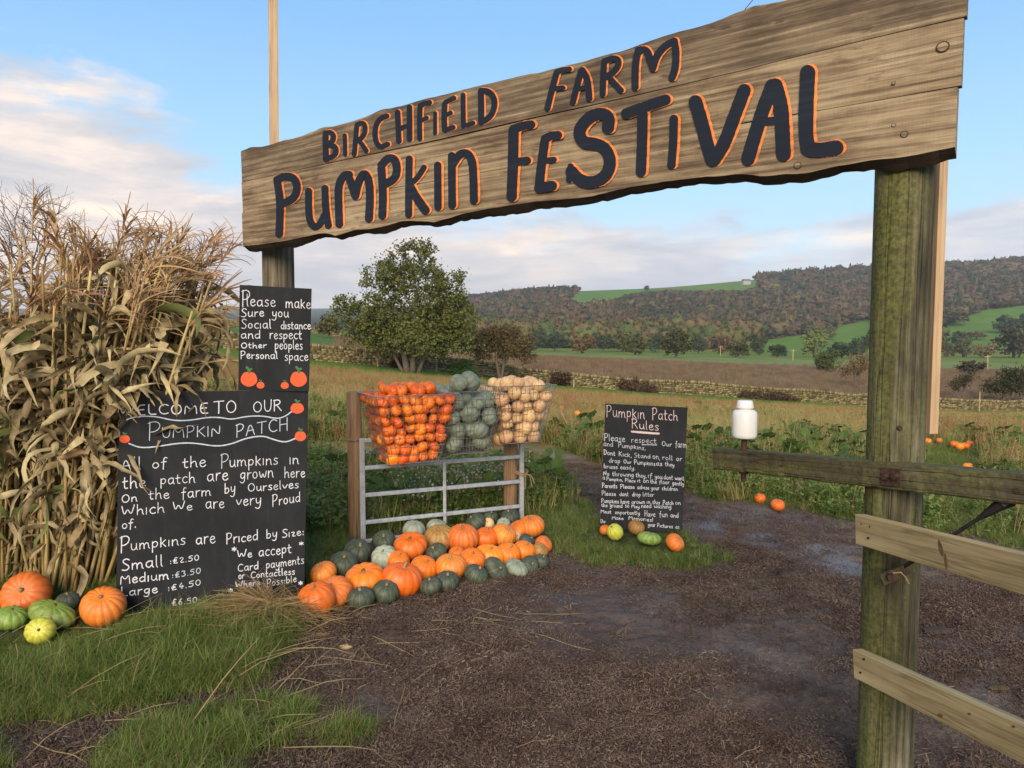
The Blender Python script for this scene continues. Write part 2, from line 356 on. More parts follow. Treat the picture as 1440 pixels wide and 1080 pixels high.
def leafmat(name, cols, hue=.03, rough=.65, transl=.25, vein=0, big=.35, ns=6):
    b = NB(name); r = b.rand(); v = b.geo(); n = b.noise(v, ns, 3, .6)
    f = b.math('ADD', b.math('MULTIPLY', n, .5), b.math('MULTIPLY', r, .45))
    f = b.math('ADD', f, b.math('MULTIPLY', b.noise(v, .45, 4, .6), big)); k = len(cols); c = b.ramp(f, [(.25 + .7 * i / max(1, k - 1), cols[i]) for i in range(k)])
    c = b.hsv(c, b.math('ADD', .5 - hue / 2, b.math('MULTIPLY', r, hue)), 1.0, b.math('ADD', .8, b.math('MULTIPLY', b.noise(v, 31, 2, .5), .4)))
    b.fin(c, rough, .12)
    if transl:
        t = b.n('ShaderNodeBsdfTranslucent'); b.L(c, t.inputs[0]); mx = b.n('ShaderNodeMixShader'); mx.inputs[0].default_value = transl
        b.L(b.p.outputs[0], mx.inputs[1]); b.L(t.outputs[0], mx.inputs[2]); b.L(mx.outputs[0], b.out.inputs[0])
    return b.m
M['grass'] = leafmat('lawn_grass', [(.045, .080, .014), (.095, .150, .024), (.16, .215, .045), (.28, .27, .10)], .04)
M['grass_dry'] = leafmat('dry_grass', [(.16, .12, .05), (.28, .20, .09), (.38, .29, .14)], .03)
M['straw'] = leafmat('straw', [(.14, .085, .035), (.27, .18, .085), (.40, .29, .15)], .02)
M['weed_green'] = leafmat('weed_leaves', [(.030, .065, .014), (.070, .135, .024), (.13, .19, .04), (.20, .22, .06)], .05, big=.5)
M['pumpkin_leaf'] = leafmat('pumpkin_plant_leaves', [(.035, .070, .018), (.075, .125, .03), (.16, .19, .055)], .05)
M['weed_red'] = leafmat('russet_dock_weeds', [(.20, .080, .035), (.33, .150, .065), (.44, .25, .11), (.34, .29, .10)], .05, big=.5)
M['weed_tan'] = leafmat('tan_field_grass', [(.16, .18, .04), (.37, .30, .11), (.48, .38, .17), (.24, .28, .07), (.42, .30, .13)], .06, big=.6)
M['heather'] = leafmat('brown_rushes', [(.12, .080, .048), (.20, .135, .080), (.27, .19, .11)], .03)
M['corn_leaf'] = leafmat('dry_corn_leaf', [(.10, .078, .034), (.28, .215, .105), (.47, .365, .205), (.66, .54, .36)], .03, .65, .15, big=.15, ns=22)
M['corn_leaf_green'] = leafmat('half_green_corn_leaf', [(.05, .065, .018), (.10, .12, .035), (.18, .18, .07)], .03, .6, .2)
M['corn_stalk'] = leafmat('dry_corn_stalk', [(.22, .15, .055), (.42, .31, .13), (.58, .45, .22)], .03, .6, 0, big=.1)
M['tassel'] = leafmat('russet_corn_tassel', [(.26, .15, .075), (.42, .26, .13), (.55, .37, .20)], .02, .7, .1)
M['chip'] = leafmat('wood_chips', [(.034, .021, .016), (.078, .050, .038), (.125, .085, .066), (.21, .155, .12)], .02, .75, 0, big=.25)
M['bramble'] = leafmat('bramble_bush_leaves', [(.04, .025, .015), (.08, .05, .028), (.10, .085, .035)], .03)
M['seed'] = plain('dull_white_seed_fluff', (.42, .40, .32), .9, 0, .3, 60)
M['treebark'] = plain('tree_bark', (.13, .10, .07), .9, 0, .5, 12, .5)
M['twig'] = plain('bare_twigs', (.11, .08, .065), .9, 0, .4, 12)
def crownmat():
    b = NB('tree_crown_foliage'); c = b.objcol(); v = b.geo(); n = b.noise(v, 1.3, 4, .6); n2 = b.noise(v, .25, 3, .5)
    c = b.mix(b.math('MULTIPLY', b.ramp(n, [(.35, 0.0), (.7, 1.0)]), .5), c, b.hsv(c, .485, 1.05, 1.7))
    c = b.hsv(c, b.math('ADD', .48, b.math('MULTIPLY', n2, .04)), 1.0, b.math('ADD', .65, b.math('MULTIPLY', n2, .7)))
    return b.fin(c, .75, .2)
M['crown'] = crownmat()
def forestmat():
    b = NB('mixed_woodland_foliage'); r = b.rand(); v = b.geo()
    big = b.noise(v, .006, 3, .6, .4); n = b.noise(v, .35, 3, .6)
    f = b.math('ADD', b.math('MULTIPLY', r, .52), b.math('MULTIPLY', big, .56))
    c = b.ramp(f, [(.22, (.026, .038, .018)), (.38, (.042, .050, .022)), (.50, (.072, .052, .030)), (.62, (.098, .062, .037)), (.72, (.085, .070, .032)), (.85, (.14, .11, .05))])
    c = b.hsv(c, .5, 1.0, b.math('ADD', .6, b.math('MULTIPLY', n, .8))); return b.fin(c, .85, .1)
M['forest'] = forestmat()
def hedgemat():
    b = NB('green_hedge_foliage'); r = b.rand(); n = b.noise(b.geo(), .35, 3, .6)
    c = b.ramp(r, [(0, (.045, .062, .024)), (.3, (.075, .095, .030)), (.55, (.12, .10, .035)), (.75, (.13, .085, .04)), (1, (.10, .125, .035))])
    c = b.hsv(c, .5, 1.0, b.math('ADD', .5, b.math('MULTIPLY', n, .9))); return b.fin(c, .85, .1)
M['hedge'] = hedgemat()
def stonemat():
    b = NB('dry_stone'); r = b.rand(); at_ = b.n('ShaderNodeAttribute'); at_.attribute_name = 'tone'
    n = b.noise(b.geo(), 9, 5, .65); f = b.math('ADD', b.math('MULTIPLY', n, .5), b.math('MULTIPLY', at_.outputs['Fac'], .5))
    c = b.ramp(f, [(.25, (.075, .058, .028)), (.5, (.18, .145, .065)), (.75, (.30, .24, .12))]); b.bump(n, .5, .02); return b.fin(c, .9, .2)
M['stone'] = stonemat()
def groundmat():
    b = NB('ground_surface'); a = b.n('ShaderNodeAttribute'); a.attribute_name = 'Col'; wt = b.n('ShaderNodeAttribute'); wt.attribute_name = 'wet'
    v = b.geo()
    n1 = b.noise(v, 38, 6, .7); n2 = b.noise(v, 4, 5, .6, .4); v1 = b.voro(v, 75); n0 = b.noise(v, .06, 4, .6)
    f = b.math('ADD', b.math('MULTIPLY', n1, .7), b.math('ADD', b.math('MULTIPLY', n2, .45), b.math('MULTIPLY', n0, .35)))
    k = b.ramp(f, [(.45, .42), (.75, 1.0), (1.0, 1.55)])
    c = b.mix(1.0, a.outputs['Color'], k, 'MULTIPLY')
    fl = b.ramp(v1, [(.12, 1.0), (.22, 0.0)])
    chipm = b.math('MULTIPLY', fl, b.math('GREATER_THAN', b.voro(v, 75, 'F1', 'Color'), .62))
    at2 = b.n('ShaderNodeAttribute'); at2.attribute_name = 'mud'
    c = b.mix(b.math('MULTIPLY', chipm, b.math('MULTIPLY', at2.outputs['Fac'], .35)), c, (.16, .11, .08))
    nn = b.bump(b.math('ADD', n1, b.math('MULTIPLY', v1, .6)), .55, .012)
    rg = b.math('MAXIMUM', .12, b.math('SUBTRACT', .92, b.math('MULTIPLY', wt.outputs['Fac'], b.math('ADD', .35, b.math('MULTIPLY', n2, .5)))))
    b.fin(c, rg, .1); b.L(b.math('ADD', .04, b.math('MULTIPLY', wt.outputs['Fac'], .5)), b.p.inputs['Specular IOR Level']); return b.m
M['ground'] = groundmat()
# ---------------------------------------------------------------- terrain
COLS = [
 (-300, [(12, 600), (20, 545), (30, 512), (45, 482), (50, 479), (80, 463), (150, 449), (400, 455), (1000, 457), (2600, 442), (4500, 434)]),
 (300,  [(12, 605), (20, 552), (35, 508), (50, 487), (56, 482), (90, 464), (150, 452), (400, 456), (1000, 455), (2600, 442), (4500, 434)]),
 (440,  [(12, 607), (22, 555), (38, 524), (52, 507), (60, 498), (100, 477), (160, 464), (300, 459), (700, 461), (1500, 453), (2800, 440), (4500, 434)]),
 (620,  [(12, 609), (22, 566), (40, 538), (56, 522), (66, 512), (110, 499), (200, 494), (400, 490), (700, 476), (1100, 444), (1400, 426), (2500, 428), (4500, 432)]),
 (760,  [(12, 611), (22, 574), (40, 553), (59, 540), (72, 526), (120, 505), (250, 497), (450, 494), (600, 484), (900, 442), (1300, 410), (1500, 414), (4500, 430)]),
 (900,  [(12, 612), (22, 582), (42, 563), (63, 551), (80, 533), (130, 512), (260, 500), (450, 496), (600, 484), (900, 440), (1300, 405), (1600, 412), (4500, 430)]),
 (1060, [(12, 613), (24, 590), (45, 571), (67, 561), (90, 540), (150, 517), (280, 504), (450, 498), (600, 485), (900, 438), (1400, 392), (1700, 398), (4500, 430)]),
 (1220, [(12, 614), (24, 597), (48, 581), (73, 571), (100, 550), (160, 522), (280, 507), (450, 500), (600, 486), (900, 434), (1400, 378), (1700, 386), (4500, 430)]),
 (1330, [(12, 615), (24, 601), (50, 586), (76, 577), (100, 554), (160, 526), (280, 510), (450, 501), (600, 480), (900, 432), (1400, 376), (1700, 384), (4500, 430)]),
 (1440, [(12, 616), (24, 603), (52, 588), (80, 580), (104, 556), (160, 527), (280, 511), (450, 501), (600, 476), (900, 426), (1400, 368), (1700, 376), (4500, 430)]),
 (1750, [(12, 618), (24, 604), (55, 590), (90, 582), (120, 556), (180, 527), (280, 511), (450, 501), (600, 474), (900, 420), (1400, 358), (1700, 366), (4500, 430)]),
]
GU = np.linspace(-1.1, 1.1, 221); GL = np.linspace(math.log(5.5), math.log(5000), 500)
def _tab():
    cu = [(c[0] - 720) / F_PX for c in COLS]; A = []
    for px, lst in COLS:
        ly = [math.log(6)] + [math.log(a) for a, b in lst]; an = [0.0] + [w_of(b) + EYE / a for a, b in lst]
        A.append(np.interp(GL, ly, an))
    A = np.array(A); T = np.array([np.interp(GU, cu, A[:, j]) for j in range(len(GL))]).T
    k = np.exp(-np.linspace(-2, 2, 13) ** 2); k /= k.sum()
    T = np.array([np.convolve(np.pad(r, 6, 'edge'), k, 'valid') for r in T])
    k2 = np.exp(-np.linspace(-2, 2, 11) ** 2); k2 /= k2.sum()
    T = np.array([np.convolve(np.pad(c, 5, 'edge'), k2, 'valid') for c in T.T]).T
    return T
TAB = _tab()
def tz(X, Y):
    X = np.asarray(X, float); Y = np.asarray(Y, float)
    Ys = np.maximum(Y, 5.5); u = np.clip(X / Ys, -1.1, 1.1)
    i = (u + 1.1) / 2.2 * 220; j = (np.log(np.minimum(Ys, 4999)) - GL[0]) / (GL[-1] - GL[0]) * 499
    i0 = np.clip(i.astype(int), 0, 219); j0 = np.clip(j.astype(int), 0, 498); fi = i - i0; fj = np.clip(j - j0, 0, 1)
    a = (TAB[i0, j0] * (1 - fj) + TAB[i0, j0 + 1] * fj) * (1 - fi) + (TAB[i0 + 1, j0] * (1 - fj) + TAB[i0 + 1, j0 + 1] * fj) * fi
    return a * Ys * np.clip((Y - 5.5) / 1.0, 0, 1)

def poly_ground(pts): return np.array([[ground_pt(x, y).x, ground_pt(x, y).y] for x, y in pts])
def inside(P, X, Y):
    r = np.zeros(np.shape(X), bool); n = len(P)
    for a in range(n):
        x0, y0 = P[a]; x1, y1 = P[a - 1]
        if y0 == y1: continue
        c = ((y0 > Y) != (y1 > Y)) & (X < (x1 - x0) * (Y - y0) / (y1 - y0) + x0); r ^= c
    return r
def edge_dist(P, X, Y):
    d = np.full(np.shape(X), 1e9)
    for a in range(len(P)):
        x0, y0 = P[a - 1]; x1, y1 = P[a]; dx, dy = x1 - x0, y1 - y0; L2 = dx * dx + dy * dy + 1e-12
        t = np.clip(((X - x0) * dx + (Y - y0) * dy) / L2, 0, 1); d = np.minimum(d, np.hypot(X - x0 - t * dx, Y - y0 - t * dy))
    return d
def soft(P, X, Y, s):
    d = edge_dist(P, X, Y); return np.clip(.5 + np.where(inside(P, X, Y), d, -d) / (2 * s), 0, 1)
TRACK = poly_ground([(-900, 1500), (-900, 1090), (-300, 1075), (-200, 832), (280, 846), (420, 850), (470, 790), (560, 752), (740, 722), (768, 690), (752, 660), (640, 655), (500, 668), (450, 650), (380, 640), (300, 640), (300, 622), (430, 622), (560, 618), (660, 606), (745, 604), (780, 622), (850, 655), (965, 686), (1000, 698), (1100, 712), (1200, 735), (1300, 748), (1440, 778), (1700, 850), (1900, 1500)])
G1 = poly_ground([(-500, 828), (290, 842), (420, 866), (400, 900), (372, 935), (350, 962), (240, 985), (110, 1012), (-500, 1066)])
G2 = poly_ground([(-900, 1110), (60, 1052), (200, 1020), (380, 982), (455, 988), (490, 1030), (520, 1100), (560, 1500), (-900, 1500)])
G4 = poly_ground([(700, 745), (742, 700), (790, 690), (850, 715), (858, 738), (960, 752), (1022, 790), (985, 802), (900, 800), (830, 795), (790, 782), (775, 752)])
def grass_w(X, Y):
    """0..1 grass cover; noise-broken edges"""
    n = fbm(X * 3.1, Y * 3.1, 5, 4) - .5; n2 = fbm(X * 9, Y * 9, 9, 3) - .5
    Xp = X + n * .35 + n2 * .08; Yp = Y + n * .30
    tr = soft(TRACK, Xp, Yp, .12)
    g = 1 - tr
    g = np.maximum(g, soft(G1, Xp, Yp, .08)); g = np.maximum(g, soft(G4, Xp, Yp, .07))
    g2 = soft(G2, Xp, Yp, .12) * np.clip((fbm(X * 2.9, Y * 4.2, 21, 4) - .44) * 6, 0, 1)
    g = np.maximum(g, g2)
    g = np.where(Y > 11, 1, g); g = np.where(Y < .8, 0, g)
    return g
def relief(X, Y):
    g = grass_w(X, Y); m = 1 - g
    z = (fbm(X * 1.3, Y * 1.3, 2, 3) - .5) * .05 + m * ((fbm(X * 6, Y * 6, 3, 5, .6) - .5) * .045 + (fbm(X * 25, Y * 25, 4, 3) - .5) * .020)
    # rutted, churned mud along the track
    r = np.abs(fbm(X * 2.0 + Y * 1.2, Y * 3.2, 31, 3) - .5); z = z - m * np.clip(.05 - r, 0, 1) * .6 * np.clip((Y - 3.5) / 2, 0, 1)
    for px, py, a, b_ in PUDDLES:
        q = ground_pt(px, py); z = z * np.clip(np.hypot((X - q.x) / a, (Y - q.y) / b_) - .2, .15, 1)
    return z * np.clip(1.4 - Y / 14, 0, 1) * np.clip((Y + 3) / 3, 0, 1)
def gz(X, Y):
    return tz(X, Y) + relief(np.asarray(X, float), np.asarray(Y, float))
def gz1(x, y): return float(gz(np.array([x]), np.array([y]))[0])

PUDDLES = [(1072, 760, .22, .30), (1130, 775, .3, .22), (1185, 800, .3, .2), (985, 740, .25, .3), (1400, 965, .12, .10), (620, 640, .3, .4), (1010, 722, .4, .25)]
HILL_GREEN = [(795, 424), (830, 398), (900, 399), (1000, 389), (1060, 391), (1072, 402), (1040, 409), (960, 408), (925, 408), (890, 412), (850, 425), (820, 427)]
RIGHT_GREEN = [(1316, 462), (1345, 450), (1385, 436), (1440, 430), (1600, 420), (1600, 492), (1440, 492), (1316, 492)]
MID_GREEN = [(1150, 470), (1185, 458), (1222, 448), (1236, 452), (1236, 498), (1060, 498), (1020, 484), (1100, 474)]
def img_poly_inside(P, X, Y, Z):
    w = (Z - EYE) / np.maximum(Y, .1); den = cp - w * sp
    px = 720 + F_PX * (X / np.maximum(Y, .1)) / den; py = 540 - F_PX * (w * cp + sp) / den
    return inside(np.array(P, float), px, py)
WA, WB = 58.1, .41                                    # the long stone wall runs along Y = 58.1 + .41 X
def march(px, py, r):
    """first place along the ray through a photo point where a ball of r photo px would lie on the field"""
    Yq = 6.0
    while Yq < 40:
        P = at(px, py, Yq)
        if P.z < gz1(P.x, Yq) + r / F_PX * Yq * .8: break
        Yq += .05
    return Yq
FARP = [(1069, 701, 8), (1093.5, 710, 10), (1437, 713, 8), (1361, 659, 7), (812, 583, 5), (789, 575, 4), (1184, 612, 6), (1305, 622, 5), (1321, 621, 4.5), (1342, 627, 6), (1350, 630, 6.5), (1358, 629, 6), (1363, 625, 5), (1380, 622, 4)]
FARQ = [((a - 720) / F_PX, march(a, b, c), c / F_PX) for a, b, c in FARP]
def build_ground():
    rows = [1.0]
    while rows[-1] < 4800: rows.append(rows[-1] + max(.018 if rows[-1] < 6 else .03, .0115 * rows[-1] if rows[-1] > 6 else .018))
    R = np.array(rows); U = np.concatenate([-np.geomspace(6, 1.05, 16), np.linspace(-1.0, 1.0, 381), np.geomspace(1.05, 6, 16)])
    YY, UU = np.meshgrid(R, U, indexing='ij'); XX = UU * YY
    Z = gz(XX, YY)
    V = np.stack([XX, YY, Z], -1).reshape(-1, 3); nr, nc = XX.shape
    ids = np.arange(nr * nc).reshape(nr, nc)
    Q = np.stack([ids[:-1, :-1], ids[:-1, 1:], ids[1:, 1:], ids[1:, :-1]], -1).reshape(-1, 4)
    X, Y, Zf = V[:, 0], V[:, 1], V[:, 2]
    g = grass_w(X, Y); wallY = WA + WB * X
    n1 = fbm(X * .35, Y * .35, 41, 4); n2 = fbm(X * 1.7, Y * 1.7, 42, 4); nb = fbm(X * .03, Y * .03, 43, 4); nc_ = fbm(X * .09, Y * .05, 44, 3)
    C = np.zeros((len(V), 3)); lerp = lambda a, b, t: a * (1 - t[:, None]) + b * t[:, None]
    c = lambda *a: np.array(a)[None, :]
    mud = lerp(np.repeat(c(.078, .052, .040), len(V), 0), c(.155, .118, .096), np.clip((n2 - .35) * 2.2, 0, 1))
    far_mud = c(.125, .098, .080)
    mud = lerp(mud, np.repeat(far_mud, len(V), 0), np.clip((Y - 4.6) / 2, 0, 1) * np.clip((n1 - .3) * 2, 0.2, 1))
    lawn = lerp(np.repeat(c(.045, .055, .022), len(V), 0), c(.075, .095, .03), n2)
    near = lerp(mud, lawn, g)
    field = lerp(np.repeat(c(.24, .12, .055), len(V), 0), c(.28, .22, .08), np.clip((nc_ - .35) * 3, 0, 1)); field = lerp(field, np.repeat(c(.07, .10, .028), len(V), 0), np.clip((n1 - .52) * 5, 0, 1) * .7)
    # red strip towards the wall, then a strip of mown green below it
    dW = wallY - Y
    red = np.clip((Y - 20) / 14, 0, 1) * np.clip((dW - 6) / 5, 0, 1); field = lerp(field, np.repeat(c(.21, .095, .05), len(V), 0), red * .8)
    green_strip = np.clip((15.0 + (n1 - .5) * 4 - dW) / 1.5, 0, 1); field = lerp(field, np.repeat(c(.10, .165, .022), len(V), 0), green_strip)
    leftg = np.clip((-X - 10) / 4, 0, 1) * np.clip((Y - 17) / 4, 0, 1) * np.clip((30 - Y) / 5, 0, 1); field = lerp(field, np.repeat(c(.08, .15, .03), len(V), 0), leftg * .8)
    base = lerp(near, field, np.clip((Y - 8) / 3, 0, 1))
    heather = lerp(np.repeat(c(.135, .090, .055), len(V), 0), c(.20, .145, .085), n1)
    tan = lerp(np.repeat(c(.20, .20, .075), len(V), 0), c(.15, .21, .06), nc_)
    beyond = np.where((Y > wallY)[:, None], heather, base)
    edge = 150 + (X + 20) * .25 + (nc_ - .5) * 60
    tanm = np.clip((Y - edge) / 18, 0, 1); beyond = lerp(beyond, tan, tanm)
    greenm = np.clip((Y - edge - 90 - (nc_ - .5) * 50) / 20, 0, 1); beyond = lerp(beyond, lerp(np.repeat(c(.105, .165, .025), len(V), 0), c(.17, .19, .045), nb), greenm)
    L_ = (X < -.24 * Y) & (Y > 75)
    beyond = np.where(L_[:, None], lerp(np.repeat(c(.085, .145, .035), len(V), 0), c(.19, .15, .07), np.clip((fbm(X * .01, Y * .05, 47, 2) - .42) * 8, 0, 1)), beyond)
    hill = Y > 560
    wood = lerp(np.repeat(c(.045, .045, .022), len(V), 0), c(.08, .06, .035), nb)
    hg = img_poly_inside(HILL_GREEN, X, Y, Zf) | img_poly_inside(RIGHT_GREEN, X, Y, Zf) | img_poly_inside(MID_GREEN, X, Y, Zf)
    col = np.where(hill[:, None], wood, beyond); gg = lerp(np.repeat(c(.085, .165, .022), len(V), 0), c(.12, .19, .035), fbm(X * .02, Y * .02, 46, 3))
    col = np.where((hg & (Y > 400))[:, None], gg, col)
    farh = (Y > 1900); col = np.where(farh[:, None], c(.07, .085, .05), col)
    C[:] = col
    mudm = (1 - g) * (Y < 11); wet = mudm * np.clip((fbm(X * 1.1, Y * 1.6, 51, 4) - .44) * 4, 0, 1) * np.clip((Y - 2) / 3, .25, 1)
    for px, py, a, b_ in PUDDLES:
        q = ground_pt(px, py); wet = np.maximum(wet, 1.5 * np.clip(1.3 - np.hypot((X - q.x) / a, (Y - q.y) / b_) + (n2 - .5) * 1.2, 0, 1) * mudm)
    cx = Q.mean  # noqa
    fc = V[Q].mean(1); fX, fY, fZ = fc[:, 0], fc[:, 1], fc[:, 2]
    fg = grass_w(fX, fY); wl = WA + WB * fX
    zone = np.where(fY > 1900, 6, np.where(fY > 560, 5, np.where(fY > 240, 4, np.where(fY > wl, 3, np.where(fY > 11, 2, np.where(fg > .5, 1, 0))))))
    names = ['muddy_track', 'grass_verge', 'pumpkin_field', 'rough_pasture', 'valley_fields', 'hillside', 'distant_hill']
    objs = {}
    for k, nm in enumerate(names):
        q = Q[zone == k]
        if not len(q): continue
        u, inv = np.unique(q, return_inverse=True); q2 = inv.reshape(q.shape)
        me = np_mesh(nm, V[u], q2, M['ground'], True)
        for an, arr in (('Col', C),):
            a = me.attributes.new(an, 'FLOAT_COLOR', 'POINT'); a.data.foreach_set('color', np.concatenate([arr[u], np.ones((len(u), 1))], 1).astype(np.float32).ravel())
        for an, arr in (('wet', wet), ('mud', mudm)):
            a = me.attributes.new(an, 'FLOAT', 'POINT'); a.data.foreach_set('value', arr[u].astype(np.float32))
        o = put(nm, me); o['kind'] = 'structure'; objs[nm] = o
    # the ground behind the camera
    b = MB(); xs = np.linspace(-60, 60, 25); ys = np.linspace(-60, 1.0, 14)
    for i in range(len(xs) - 1):
        for j in range(len(ys) - 1):
            b.add([(xs[i], ys[j], -.004), (xs[i + 1], ys[j], -.004), (xs[i + 1], ys[j + 1], -.004), (xs[i], ys[j + 1], -.004)], [(0, 1, 2, 3)])
    o = b.build('ground', M['ground']); me = o.data
    a = me.attributes.new('Col', 'FLOAT_COLOR', 'POINT'); a.data.foreach_set('color', np.tile([.085, .06, .046, 1], len(me.vertices)).astype(np.float32))
    a = me.attributes.new('mud', 'FLOAT', 'POINT'); a.data.foreach_set('value', np.ones(len(me.vertices), np.float32)); o['kind'] = 'structure'
build_ground()

# ---------------------------------------------------------------- scatter (stuff nobody could count)
def ribbon(pts, w, twist=None):
    """flat tapering strip through pts, list of widths -> verts, quads"""
    V = []; k = len(pts)
    for i, p in enumerate(pts):
        p = Vector(p); t = (Vector(pts[min(i + 1, k - 1)]) - Vector(pts[max(i - 1, 0)])).normalized()
        sdir_ = twist[i] if twist else t.cross(Vector((0, 0, 1)))
        if sdir_.length < 1e-4: sdir_ = Vector((1, 0, 0))
        sdir_ = sdir_.normalized(); V += [p - sdir_ * w[i], p + sdir_ * w[i]]
    return V, [(2 * i, 2 * i + 1, 2 * i + 3, 2 * i + 2) for i in range(k - 1)]
def blade(b, x, y, h, w, az, lean, curl=1.0, seg=3, mi=0):
    d = Vector((math.cos(az), math.sin(az), 0)); s = Vector((-d.y, d.x, 0)); pts = []; ws = []
    for i in range(seg + 1):
        t = i / seg; a = lean * (t ** curl)
        pts.append(Vector((x, y, 0)) + d * (h * t * math.sin(a)) + Vector((0, 0, h * t * math.cos(a) * (1 - .0 * t)))); ws.append(w * (1 - t * .92) / 2)
    V, Fc = ribbon(pts, ws, [s] * (seg + 1)); b.add(V, Fc, mi)
def proto(name, b, mats): 
    return bpy.data.objects.new(name, b.mesh(name, mats))
_GN = {}
def gn_scatter(name, P, R, S, VAR, protos, mat=None):
    """points P (n,3), rotations R (n,3), scales S (n,3), VAR (n,) picks the clump"""
    me = bpy.data.meshes.new(name); me.vertices.add(len(P)); me.vertices.foreach_set('co', P.astype(np.float32).ravel())
    for an, arr in (('rot', R), ('scl', S)):
        a = me.attributes.new(an, 'FLOAT_VECTOR', 'POINT'); a.data.foreach_set('vector', arr.astype(np.float32).ravel())
    a = me.attributes.new('pick', 'INT', 'POINT'); a.data.foreach_set('value', VAR.astype(np.int32))
    c = bpy.data.collections.new(name + '_kinds')
    for p in protos: c.objects.link(p)
    g = bpy.data.node_groups.new(name + '_nodes', 'GeometryNodeTree')
    g.interface.new_socket('Geometry', in_out='INPUT', socket_type='NodeSocketGeometry'); g.interface.new_socket('Geometry', in_out='OUTPUT', socket_type='NodeSocketGeometry')
    N = g.nodes; L = g.links; gi = N.new('NodeGroupInput'); go = N.new('NodeGroupOutput')
    ip = N.new('GeometryNodeInstanceOnPoints'); ci = N.new('GeometryNodeCollectionInfo'); ci.inputs['Collection'].default_value = c
    ci.inputs['Separate Children'].default_value = True; ci.inputs['Reset Children'].default_value = True
    ip.inputs['Pick Instance'].default_value = True
    def attr(n, t):
        a = N.new('GeometryNodeInputNamedAttribute'); a.data_type = t; a.inputs['Name'].default_value = n; return a.outputs['Attribute']
    L.new(gi.outputs[0], ip.inputs['Points']); L.new(ci.outputs[0], ip.inputs['Instance'])
    L.new(attr('pick', 'INT'), ip.inputs['Instance Index']); L.new(attr('rot', 'FLOAT_VECTOR'), ip.inputs['Rotation']); L.new(attr('scl', 'FLOAT_VECTOR'), ip.inputs['Scale'])
    L.new(ip.outputs[0], go.inputs[0])
    o = put(name, me); md = o.modifiers.new('scatter', 'NODES'); md.node_group = g; return o
def scat(name, X, Y, scale, protos, label, cat, lift=0.0, tilt=.12, zs=None, pick=None, Z=None):
    n = len(X); Zc = (gz(X, Y) if Z is None else Z) + lift
    P = np.stack([X, Y, Zc], -1); R = np.stack([RNG.normal(0, tilt, n), RNG.normal(0, tilt, n), RNG.uniform(0, 2 * PI, n)], -1)
    s = scale * RNG.uniform(.7, 1.3, n); S = np.stack([s, s, s * (RNG.uniform(.8, 1.2, n) if zs is None else zs)], -1)
    V = RNG.integers(0, len(protos), n) if pick is None else pick
    o = gn_scatter(name, P, R, S, V, protos); tag(o, label, cat, kind='stuff'); return o
def rand_in(Y0, Y1, n, u0=-.78, u1=.78, p=1.0):
    """p=1: density per area ~ 1/Y^2 (even in the picture across), p=0: even per area"""
    t = RNG.random(n)
    Y = np.exp(math.log(Y0) + t * math.log(Y1 / Y0)) if p == 1 else np.sqrt(Y0 ** 2 + t * (Y1 ** 2 - Y0 ** 2))
    return RNG.uniform(u0, u1, n) * Y, Y

def grass_protos():
    out = []
    for k in range(6):
        b = MB(); dry = k == 5
        for i in range(24):
            a = random.uniform(0, 2 * PI); r = random.uniform(0, .085)
            blade(b, r * math.cos(a), r * math.sin(a), random.uniform(.07, .27), random.uniform(.0035, .0085), random.uniform(0, 2 * PI), random.uniform(.5, 1.75), random.uniform(.5, 1.4), 4, 1 if (random.random() < .10 or dry and i % 2) else 0)
        out.append(proto('grass_clump', b, [M['grass'], M['grass_dry']]))
    return out
GP = grass_protos()
CLEAR = [(ground_pt(a, b).x, ground_pt(a, b).y, r) for a, b, r in ((36, 868, .13), (15, 888, .09), (73, 884, .13), (57, 905, .08), (145, 880, .12), (200, 860, .05), (250, 856, .05), (300, 852, .05), (350, 850, .05), (400, 846, .05), (851, 750, .04), (865, 757, .05), (895, 752, .05), (913, 764, .07), (949, 772, .06))]
def lawn():
    n = 60000; X, Y = rand_in(1.7, 11, n, -.85, .85, 0)
    X2 = RNG.uniform(-4.2, -.2, 36000); Y2 = RNG.uniform(2.2, 4.9, 36000); X = np.concatenate([X, X2]); Y = np.concatenate([Y, Y2])
    g = grass_w(X, Y); keep = (RNG.random(len(X)) < np.clip((g - .35) * 1.5, 0, 1)); X, Y, g = X[keep], Y[keep], g[keep]
    s = .32 + .24 * g + .42 * (fbm(X * 1.2, Y * 1.2, 61, 2) - .5); s = np.where(X > -.2, s * .72, s)
    for cx, cy, rr in CLEAR:
        d = np.hypot(X - cx, Y - cy); s = np.where(d < rr + .22, s * .62, s); k = d > rr; X, Y, s = X[k], Y[k], s[k]
    scat('grass', X, Y, s, GP, 'green tufted grass lying over on the verge and round the track', 'grass')
lawn()
